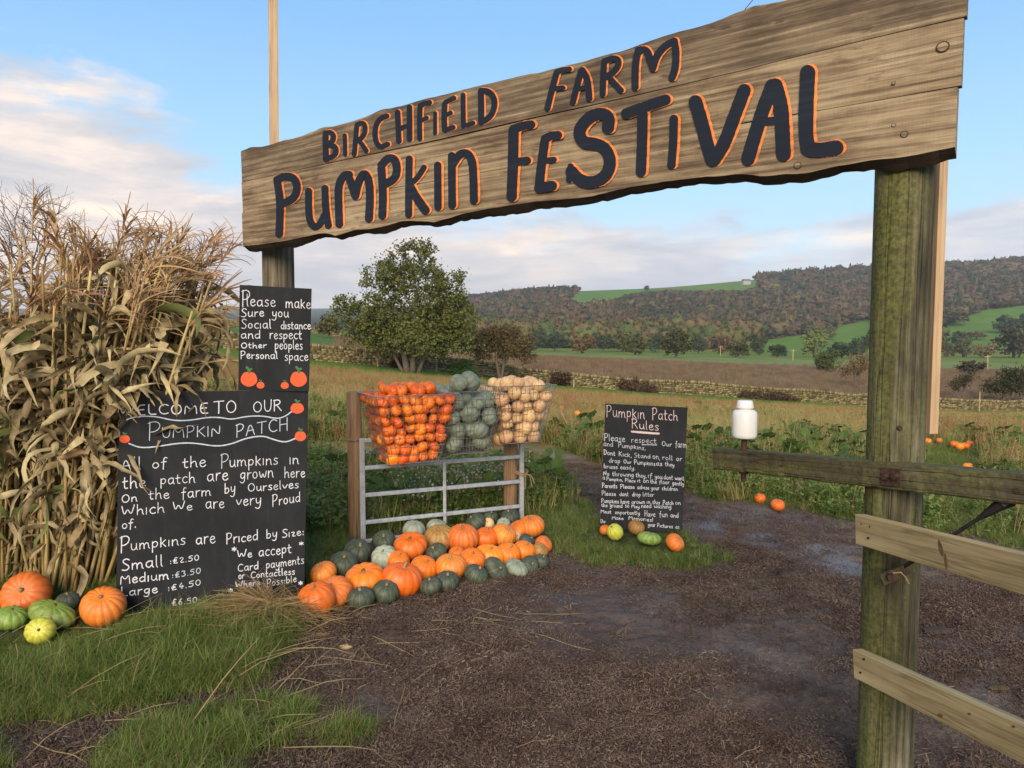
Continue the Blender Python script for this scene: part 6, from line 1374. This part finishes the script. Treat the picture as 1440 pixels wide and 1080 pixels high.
for bk in BK:
    kind = bk[0]; c, H, prof = basket(*bk); lab, grp, R0 = LAB[kind]; R3 = Matrix.Rotation(GA, 3, 'Z'); rr = random.Random(len(kind))
    pts = []; z = R0 * .8; row = 0
    while z < H + R0 * 1.25:
        heap = max(0, z - (H - R0 * .6)); f = min(1, z / H); x, y = prof(f); x -= R0 * .86 + heap * 1.7; y -= R0 * .86 + heap * 1.5
        if x <= 0 or y <= 0: break
        st = R0 * 1.82; nx = max(1, int(round(2 * x / st)) + 1); ny = max(1, int(round(2 * y / st)) + 1)
        for i in range(nx):
            for j in range(ny):
                if z < H - R0 * 1.8 and 0 < j < ny - 1 and 0 < i < nx - 1 and not (j == 1 and (i + row) % 2): continue
                px_ = -x + 2 * x * (i / max(1, nx - 1)) if nx > 1 else 0; py_ = -y + 2 * y * (j / max(1, ny - 1)) if ny > 1 else 0
                if row % 2: px_ += st * .35 * (1 if i < nx / 2 else -1) * rr.uniform(.2, 1)
                pts.append((px_ + rr.gauss(0, R0 * .12), py_ + rr.gauss(0, R0 * .10), z + rr.gauss(0, R0 * .2)))
        z += R0 * 1.50; row += 1
    for k, (x, y, z_) in enumerate(pts):
        r = R0 * rr.uniform(.84, 1.15); me = rr.choice(PMESH[kind]); lb, gg = lab, grp
        if kind == 'orange' and k == 37 % len(pts): me = PMESH['cream'][0]; lb, gg = 'single cream squash among the small orange pumpkins in the left basket', None
        p = c + R3 @ Vector((x, y, z_)); o = put('small_pumpkin' if kind == 'orange' else 'basket_squash', me, None, p, (rr.uniform(-1.2, 1.2), rr.uniform(-1.2, 1.2), rr.uniform(0, 6)), (r, r, r)); tag(o, lb, 'pumpkin' if kind == 'orange' else 'squash', gg)
        put('stem', SMALLSTEM, o)
# three pale-blue grey squashes lying behind, between the first two baskets
for k, (px, py, r) in enumerate(((606, 546, 11), (620, 549, 12), (634, 548, 10))):
    p = at(px, py, 5.86); o = put('basket_squash', PMESH['green'][k], None, p, (.4, .3 * k, k), (r / F_PX * 5.86,) * 3); tag(o, ('left', 'middle', 'right')[k] + ' one of three bluish squashes resting behind the orange basket', 'squash')
tag(MB().tube([(.395, 6.0, .98), (.45, 6.02, .87)], [.006, .004], 6).build('gate_pin', M['batten']), 'short pale stick poking out right of the cream basket', 'stick')

# ---------------------------------------------------------------- rail fence, mossy cross-arm, insulator
fence = thing('rail_fence', 'pale sawn rail fence running towards the camera from the mossy post', 'fence', (1.11, 2.40, 0))
def rail(label, p0, p1, h, d):
    v = p1 - p0; L_ = v.length; b = MB(); n = 24; V = []; Fc = []
    for i in range(n + 1):
        x = L_ * i / n; o = .0015 * math.sin(i * .9)
        V += [(-.0 + o, -h / 2, x), (d + o, -h / 2, x), (d + o, h / 2, x), (o, h / 2, x)]
    for i in range(n):
        for j in range(4): Fc.append((i * 4 + j, i * 4 + (j + 1) % 4, (i + 1) * 4 + (j + 1) % 4, (i + 1) * 4 + j))
    Fc += [(0, 3, 2, 1), tuple(n * 4 + j for j in range(4))]; b.add(V, Fc); o = b.build('rail', M['rail'], fence)
    z = v.normalized(); x = Vector((0, 0, 1)).cross(z).normalized() ; 
    if x.x < 0: x = -x
    y = z.cross(x); R = Matrix((x, y, z)).transposed(); o.rotation_euler = R.to_euler(); o.location = p0 - fence.location; m = o.modifiers.new('b', 'BEVEL'); m.width = .0025; m.segments = 2; o['label'] = label; return o
rail('upper pale rail with a brown knot stain', at(1202.5, 744, 2.40), at(1440, 809, 1.73) + (at(1440, 809, 1.73) - at(1202.5, 744, 2.40)) * 1.6, .098, .036)
rail('lower pale rail with small dark knots', at(1199.5, 933, 2.40), at(1440, 1049, 1.73) + (at(1440, 1049, 1.73) - at(1199.5, 933, 2.40)) * 1.6, .094, .038)
for px, py in ((1216, 926), (1211, 945), (1225, 740), (1222, 756)):
    p = at(px, py, 2.33); k_ = MB(); k_.tube([(0, 0, 0), (-.003, -.002, 0)], [.004, .0035], 8); o = k_.build('nail', M['iron'], fence); o.location = p - fence.location + Vector((-.004, -.004, 0))
def rail_mark(px, py, rx, ry, rot, p0, p1):
    n_ = (p1 - p0).cross(Vector((0, 0, 1))).normalized(); n_ = n_ if n_.x < 0 else -n_; V = []
    for k in range(14):
        a = 2 * PI * k / 14; dx, dy = rx * math.cos(a), ry * math.sin(a) * random.uniform(.85, 1.1); V.append(on_plane(px + dx * math.cos(rot) - dy * math.sin(rot), py + dx * math.sin(rot) + dy * math.cos(rot), p0 + n_ * .0015, n_) - fence.location)
    MB().add(V, [tuple(range(14))]).build('knot', M['knot'], fence)
_r = (at(1202.5, 744, 2.40), at(1440, 809, 1.73)), (at(1199.5, 933, 2.40), at(1440, 1049, 1.73))
rail_mark(1323, 772, 3.0, 13, -.25, *_r[0]); rail_mark(1330, 790, 2.2, 12, -.1, *_r[0]); rail_mark(1211, 737, 1.2, 1.2, 0, *_r[0])
rail_mark(1322, 1006, 4.2, 3, .4, *_r[1]); rail_mark(1363, 1004, 2.2, 2, .4, *_r[1]); rail_mark(1425, 1022, 2.6, 2, .4, *_r[1])
arm = thing('cross_arm', 'old dark mossy telegraph cross-arm bolted to the thick post', 'beam', at(1001, 645, 2.98))
a0, a1 = at(1001, 644.5, 2.98), at(1440, 688.5, 1.99); av = a1 - a0; ext = av * 1.35; L_ = ext.length
b = MB(); n = 60; rr = random.Random(2); hh, dd = .083, .075
for i in range(n + 1):
    x = L_ * i / n; j = [rr.gauss(0, .0016) for _ in range(6)]
    b.v += [(x, 0 + j[0], -hh / 2 + j[1]), (x, dd, -hh / 2 + j[2]), (x, dd, hh / 2 + j[3]), (x, 0 + j[4], hh / 2 + j[5])]
for i in range(n):
    for j in range(4): b.f.append((i * 4 + j, i * 4 + (j + 1) % 4, (i + 1) * 4 + (j + 1) % 4, (i + 1) * 4 + j)); b.m.append(0)
b.f += [(0, 1, 2, 3), tuple(n * 4 + j for j in (3, 2, 1, 0))]; b.m += [0, 0]
o = b.build('timber', M['arm'], arm); o.scale = (1, 1, 1); ux = ext.normalized(); uy = Vector((0, 0, 1)).cross(ux).normalized(); uz = ux.cross(uy); AR = Matrix((ux, uy, uz)).transposed(); o.rotation_euler = AR.to_euler(); 
m = o.modifiers.new('b', 'BEVEL'); m.width = .004
def armp(px, off=-.004, dz=0):
    d = ray(px, 660); o_ = Vector((0, 0, EYE)); N_ = Vector((av.y, -av.x, 0)); t_ = (a0 - o_).dot(N_) / d.dot(N_); p = o_ + d * t_; f = (p - a0).dot(ux) ; q = a0 + ux * f; return q - a0 + uy * off + Vector((0, 0, dz))
p = armp(1253); b = MB(); b.box((0, 0, 0), (.062, .006, .056)); o = b.build('bolt_plate', M['rust'], arm); o.rotation_euler = AR.to_euler(); o.location = p
for px in (1248, 1262):
    q = MB(); q.tube([(0, -.003, 0), (0, -.018, 0)], [.012, .010], 6); o2 = q.build('bolt', M['rust'], arm); o2.rotation_euler = AR.to_euler(); o2.location = armp(px, -.004, 0 if px < 1250 else .004)
for px, dz, r in ((1099, 0, .0055), (1429, -.004, .008)):
    q = MB(); q.tube([(0, 0, 0), (0, -.003, 0)], [r, r], 8); o2 = q.build('bolt_hole', M['bark'], arm); o2.rotation_euler = AR.to_euler(); o2.location = armp(px, 0, dz)
# iron stay from the arm down to the post
st = thing('iron_stay', 'dark iron stay slanting from under the mossy beam down to the thick post', 'brace', (0, 0, 0))
pA = a0 + armp(1402, .03, -.05); pB = at(1262, 803, 2.29); pB2 = at(1248, 812, 2.28)
b = MB(); b.tube([pA + Vector((.02, 0, .012)), pA, pA.lerp(pB, .2)], [.022, .018, .007], 6); b.tube([pA.lerp(pB, .18), pA.lerp(pB, .97)], .0065, 6); b.build('rod', M['iron'], st)
v = (pA - pB2).normalized(); b = MB(); b.box((0, 0, .035), (.034, .010, .11)); o = b.build('foot_plate', M['arm'], st); o.location = pB2; o.rotation_euler = (.1, math.radians(62), 0)
b = MB(); b.tube([(0, 0, 0), (-.004, -.014, 0)], [.013, .011], 6); o = b.build('bolt', M['rust'], st); o.location = at(1252, 811, 2.262)
b = MB(); q0 = at(1256, 806, 2.27); b.tube([q0, q0 + Vector((.018, -.01, .006)), q0 + Vector((.032, -.012, -.008)), q0 + Vector((.045, -.01, -.03))], .0025, 5); b.build('loose_wire', M['rope'], st)
ins = thing('insulator', 'white ceramic insulator standing on the left end of the mossy beam', 'insulator', (0, 0, 0))
ip_ = a0 + armp(1037, dd / 2, 0); ins.location = ip_; kk = ip_.y / F_PX
PR = [(563, 9.2), (564, 10.2), (572.8, 12.4), (573.8, 12.2), (574.6, 9.8), (575.6, 9.8), (576.6, 13.2), (579, 16.0), (582, 17.1), (600, 17.3), (611, 17.3), (614.5, 16.6), (616, 15), (615, 12), (612, 4)]
b = MB(); n = 32; zz = lambda py: at(1037, py, ip_.y).z - ip_.z
V = [(0, 0, zz(563))]
for py, r in PR: V += [(r * kk * math.cos(2 * PI * j / n), r * kk * math.sin(2 * PI * j / n), zz(py)) for j in range(n)]
Fc = [(0, 1 + j, 1 + (j + 1) % n) for j in range(n)] + [(1 + i * n + j, 1 + (i + 1) * n + j, 1 + (i + 1) * n + (j + 1) % n, 1 + i * n + (j + 1) % n) for i in range(len(PR) - 1) for j in range(n)]
b.add(V, Fc); b.build('ceramic_body', M['ceramic'], ins, True)
b = MB(); b.tube([(0, 0, zz(614)), (0, 0, hh / 2 - .005)], [.011, .012], 10); b.tube([(0, 0, -hh / 2 + .003), (0, 0, -hh / 2 - .012)], [.020, .020], 8); b.tube([(0, 0, -hh / 2 - .010), (0, 0, -hh / 2 - .045)], [.011, .009], 8); b.build('pin', M['rust'], ins)

# ---------------------------------------------------------------- corn shocks
def corn_leaf_mesh(seed, L_, w, mat, droop=1.0):
    rr = random.Random(seed); b = MB(); k = 12; p = Vector((0, 0, 0)); pitch = rr.uniform(.5, 1.2); tw = rr.uniform(-2.2, 2.2); V = []; az = 0; kink = rr.sample(range(2, 10), rr.choice((0, 1, 1, 2)))
    for i in range(k + 1):
        f = i / k; d = Vector((math.cos(pitch) * math.cos(az), math.cos(pitch) * math.sin(az), math.sin(pitch)))
        s = d.cross(Vector((0, 0, 1))); s = s.normalized() if s.length > .05 else Vector((0, 1, 0)); s = Matrix.Rotation(tw * f * 3.0, 3, d) @ s; nn = s.cross(d)
        ww = w * (min(1, .45 + f * 3) * (1 - f ** 2.6)) / 2 + .0012; cr = ww * (.35 + .5 * f * rr.random())
        V += [p - s * ww + nn * cr, p.copy(), p + s * ww + nn * cr]
        p = p + d * L_ / k; pitch -= droop * rr.uniform(.0, .42) + (rr.uniform(.5, 1.4) if i in kink else 0); pitch = max(pitch, -1.55); az += rr.gauss(0, .28)
    Fc = []
    for i in range(k): Fc += [(3 * i, 3 * i + 1, 3 * i + 4, 3 * i + 3), (3 * i + 1, 3 * i + 2, 3 * i + 5, 3 * i + 4)]
    b.add(V, Fc); return b.mesh('leaf', mat, True)
def tassel_mesh(seed):
    rr = random.Random(seed); b = MB(); pts = [(0, 0, 0), (.01, 0, .12), (.03, 0, .26), (.08, .0, .38)]; b.tube(pts, [.004, .003, .003, .002], 4, 0, False)
    for i in range(11):
        a = rr.uniform(0, 6.28); z = rr.uniform(.04, .2); p = Vector((.01, 0, z)); pitch = rr.uniform(.7, 1.3); V = []
        q = []
        for j in range(6):
            q.append(p.copy()); p = p + Vector((math.cos(a) * math.cos(pitch) + .35, math.sin(a) * math.cos(pitch), math.sin(pitch))) * .045; pitch -= rr.uniform(.05, .35)
        Vv, Fc = ribbon(q, [.0042, .0058, .0058, .005, .004, .001], [Vector((-math.sin(a), math.cos(a), .3))] * 6); b.add(Vv, Fc)
        Vv, Fc = ribbon(q, [.0042, .005, .005, .004, .003, .001], [Vector((math.cos(a), math.sin(a), .8))] * 6); b.add(Vv, Fc)
    return b.mesh('tassel', M['tassel'])
LM = [corn_leaf_mesh(k, random.uniform(.30, .66), random.uniform(.030, .062), M['corn_leaf'], random.uniform(.7, 1.3)) for k in range(26)]
LMG = [corn_leaf_mesh(50 + k, .6, .065, M['corn_leaf_green'], .5) for k in range(4)]
TM = [tassel_mesh(k) for k in range(6)]
_sb = MB(); _sb.tube([(0, 0, 0), (.004, 0, .3), (-.003, .003, .6), (.0, -.003, 1.0)], [.0115, .010, .009, .006], 6); SM = _sb.mesh('stalk', M['corn_stalk'], True)
def shock(label, px, Yb, rb, rt, lean, nstalk, nleaf, ntas, nstuff, seed, H=2.15):
    X = (px - 720) / F_PX * Yb; t = thing('corn_shock', label, 'corn', (X, Yb, 0)); rr = random.Random(seed); stalks = []
    def orient(o, d, az, s):
        d = d.normalized(); q = d.to_track_quat('Z', 'Y'); o.rotation_mode = 'QUATERNION'; o.rotation_quaternion = q @ Matrix.Rotation(az, 3, 'Z').to_quaternion(); o.scale = s
    for i in range(nstalk):
        a = rr.uniform(0, 2 * PI); r = rb * math.sqrt(rr.random()); b0 = Vector((r * math.cos(a), r * math.sin(a), 0)); k = r / rb
        tip = Vector((math.cos(a) * rt * k + lean[0] * rr.uniform(.3, 1.15) + rr.gauss(0, .1), math.sin(a) * rt * k * .8 + lean[1] + rr.gauss(0, .08), H * rr.uniform(.78, 1.03)))
        stalks.append((b0, tip))
        o = put('stalk', SM, t, b0); L_ = (tip - b0).length; orient(o, tip - b0, rr.uniform(0, 6), (rr.uniform(.8, 1.25),) * 2 + (L_,))
    def on_stalk(f):
        b0, tip = rr.choice(stalks); p = b0.lerp(tip, f); return p, (tip - b0).normalized()
    ax = lambda p: Vector((lean[0] * .6 * (p.z / H), lean[1] * (p.z / H), p.z))
    items = []
    for i in range(nleaf + nstuff):
        f = min(1, abs(rr.betavariate(2.6, 1.7))) * .92 + .05; p, d = on_stalk(f); out = p - ax(p); out.z = 0
        az = math.atan2(out.y, out.x) + rr.gauss(0, .9) if out.length > .02 else rr.uniform(-3, 3); lowf = p.z < .8
        me = rr.choice(LMG) if rr.random() < .06 else rr.choice(LM); s = rr.uniform(.6, 1.15) * (.8 if lowf else 1)
        pit = rr.gauss(.15, .45) + (.35 if lowf else 0)
        items.append((p.y, me, p, (rr.gauss(0, .5), pit, az), s))
    items.sort(key=lambda q: q[0])                              # those nearest the lens are single leaves
    for _, me, p, rot, s in items[:nleaf]: put('leaf', me, t, p, rot, (s, s, s))
    V, Q, off, mi = [], [], 0, []
    for _, me, p, rot, s in items[nleaf:]:
        v = np.empty(len(me.vertices) * 3, np.float32); me.vertices.foreach_get('co', v); v = v.reshape(-1, 3); from_ = Matrix.LocRotScale(p, __import__('mathutils').Euler(rot), Vector((s, s, s))); A = np.array(from_)
        v = v @ A[:3, :3].T + A[:3, 3]; f = np.empty(len(me.loops), np.int32); me.loops.foreach_get('vertex_index', f); V.append(v); Q.append(f.reshape(-1, 4) + off); off += len(v)
    o = put('inner_leaves', np_mesh('inner_leaves', np.concatenate(V), np.concatenate(Q), M['corn_leaf'], True), t); o['kind'] = 'stuff'
    for i in range(ntas):
        b0, tip = stalks[i % len(stalks)]; o = put('tassel', rr.choice(TM), t, b0.lerp(tip, rr.uniform(.92, 1.03))); d = (tip - b0).normalized() + Vector((.30, -.05, .1)) * rr.uniform(.2, 1.3) + Vector((rr.gauss(0, .2), rr.gauss(0, .2), 0)); orient(o, d, rr.gauss(0, .8), (rr.uniform(.7, 1.1),) * 3)
    return t
shock('tall shock of dry corn stalks leaning right over the big chalkboard', 98, 4.62, .26, .42, (.50, -.05), 150, 285, 120, 1000, 1, 2.05)
shock('second shock of dry corn cut off by the left edge of the picture', -36, 4.60, .30, .48, (.10, -.05), 120, 200, 55, 560, 2, 1.80)
# a few husked cobs tucked in the leaves
for k, (px, py, lab) in enumerate(((82, 645, 'pinkish husked corn cob in the middle of the corn leaves'), (68, 588, 'yellow corn cob with open husk high on the corn'))):
    b = MB(); n = 10; b.tube([(0, 0, 0), (.03, 0, .01), (.09, 0, .015), (.14, 0, .01), (.17, 0, 0)], [.012, .026, .028, .018, .004], n); o = tag(b.build('corn_cob', M['corn_leaf'] if k else M['tassel'], None, True), lab, 'corn cob'); o.location = at(px, py, 4.24); o.rotation_euler = (0, -.2, .1)
# ---------------------------------------------------------------- straw heap by the boards and loose stalks on the grass
def straw_heap():
    V, Fc = [], []; rr = random.Random(9); b = MB()
    C = ground_pt(372, 880)
    for i in range(3600):
        a = rr.uniform(0, 2 * PI); r = min(1.25, abs(rr.gauss(0, .55))); x = C.x + .34 * r * math.cos(a) + .02; y = C.y + .26 * r * math.sin(a); h = .13 * math.exp(-r * r * 1.3)
        if x < -1.62 and rr.random() < .5: x += .2
        az = rr.gauss(2.7, .65) if rr.random() < .7 else rr.uniform(0, 6.28); L_ = rr.uniform(.08, .34); p = Vector((x, y, gz1(x, y) * 0 + h * rr.uniform(.3, 1.05) + .01)); pts = []; pitch = rr.gauss(.05, .2)
        for j in range(5):
            pts.append(p.copy()); p = p + Vector((math.cos(az) * math.cos(pitch), math.sin(az) * math.cos(pitch), math.sin(pitch))) * L_ / 4; az += rr.gauss(0, .22); pitch -= rr.uniform(0, .2); p.z = max(p.z, .012)
        Vv, F_ = ribbon(pts, [.0016, .0020, .0020, .0016, .0008], [Vector((rr.gauss(0, 1), rr.gauss(0, 1), rr.gauss(0, 1)))] * 5); b.add(Vv, F_)
    o = b.build('straw_heap', M['straw']); tag(o, 'heap of tangled brown straw in front of the big chalkboard by the pumpkins', 'straw', kind='stuff')
    b = MB()
    for i in range(330):
        px, py = rr.uniform(-40, 430), rr.uniform(880, 1075)
        if i > 240: px, py = rr.uniform(330, 760), rr.uniform(850, 1000)
        q = ground_pt(px, py); az = rr.uniform(0, 6.28); L_ = rr.uniform(.10, .42); pts = []; p = Vector((q.x, q.y, rr.uniform(.01, .09) if px < 400 and py < 1000 else .015)); pitch = rr.gauss(.15, .25) if px < 400 else 0
        for j in range(5):
            pts.append(p.copy()); p = p + Vector((math.cos(az), math.sin(az), math.sin(pitch))) * L_ / 4; az += rr.gauss(0, .12); pitch -= rr.uniform(0, .22); p.z = max(p.z, .012)
        Vv, F_ = ribbon(pts, [.0018, .0022, .0022, .0018, .0008], [Vector((-math.sin(az), math.cos(az), .4))] * 5); b.add(Vv, F_)
    o = b.build('loose_straw', M['straw']); tag(o, 'loose straw stalks strewn over the grass verge and mud', 'straw', kind='stuff')
straw_heap()
def clod(label, px, py, r, mat, sc_=(1, 1, .5), name='mud_clod', cat='clod'):
    q = ground_pt(px, py); rr = np.random.default_rng(int(px)); V = []; Fc = []; n, k = 12, 8
    for i in range(k + 1):
        for j in range(n):
            th, a = PI * i / k, 2 * PI * j / n; rad = r * rr.uniform(.8, 1.15); V.append((rad * math.sin(th) * math.cos(a) * sc_[0], rad * math.sin(th) * math.sin(a) * sc_[1], rad * math.cos(th) * sc_[2]))
    for i in range(k):
        for j in range(n): Fc.append((i * n + j, (i + 1) * n + j, (i + 1) * n + (j + 1) % n, i * n + (j + 1) % n))
    o = MB().add(V, Fc).build(name, mat, None, True); o.location = (q.x, q.y, r * sc_[2] * .5 + gz1(q.x, q.y)); tag(o, label, cat)
MUDM = plain('wet_mud_lump', (.055, .038, .028), .8, 0, .5, 30, .8)
clod('dark mud clod on the track right of centre', 1104, 812, .045, MUDM, (1.2, .8, .8)); clod('flat dark mud lump right of the thick post', 1320, 889, .06, MUDM, (1.5, .7, .35)); clod('small tan piece of corn cob on the mud below the straw', 486, 914, .022, M['stem'], (1.6, .7, .7), 'cob_piece', 'corn cob')
clod('pale flat stone in the mud right of the thick post', 1405, 968, .03, M['stone'], (1.8, .8, .3), 'flat_stone', 'stone')
b = MB(); b.add([(0, 0, 0), (.07, .01, .02), (.11, .03, .005), (.06, -.025, .012)], [(0, 1, 2, 3)]); o = tag(b.build('dead_leaf', M['straw']), 'curled dry leaf on the mud below the pumpkins', 'leaf'); o.location = ground_pt(652, 938, -.02) + Vector((0, 0, .025))
b = MB(); b.tube([(0, 0, 0), (.05, .01, .06), (.07, 0, .16), (.10, -.01, .22)], [.0012] * 4, 4); o = tag(b.build('wire_end', M['iron']), 'thin dark wire end curling above the top edge of the sign', 'wire'); o.location = on_plane(1046, 15, SP0, SNRM)
# ---------------------------------------------------------------- the air
def haze():
    b = MB(); b.box((0, 2400, 135), (9600, 5200, 340)); m = bpy.data.materials.new('thin_blue_haze'); m.use_nodes = True; nt = m.node_tree; nt.nodes.clear()
    o_ = nt.nodes.new('ShaderNodeOutputMaterial'); v = nt.nodes.new('ShaderNodeVolumePrincipled'); v.inputs["Density"].default_value = .00012; v.inputs['Color'].default_value = (.80, .88, 1, 1); nt.links.new(v.outputs[0], o_.inputs['Volume'])
    o = b.build('haze', m); o['kind'] = 'stuff'; o['label'] = 'thin blue evening haze over the valley'
haze()
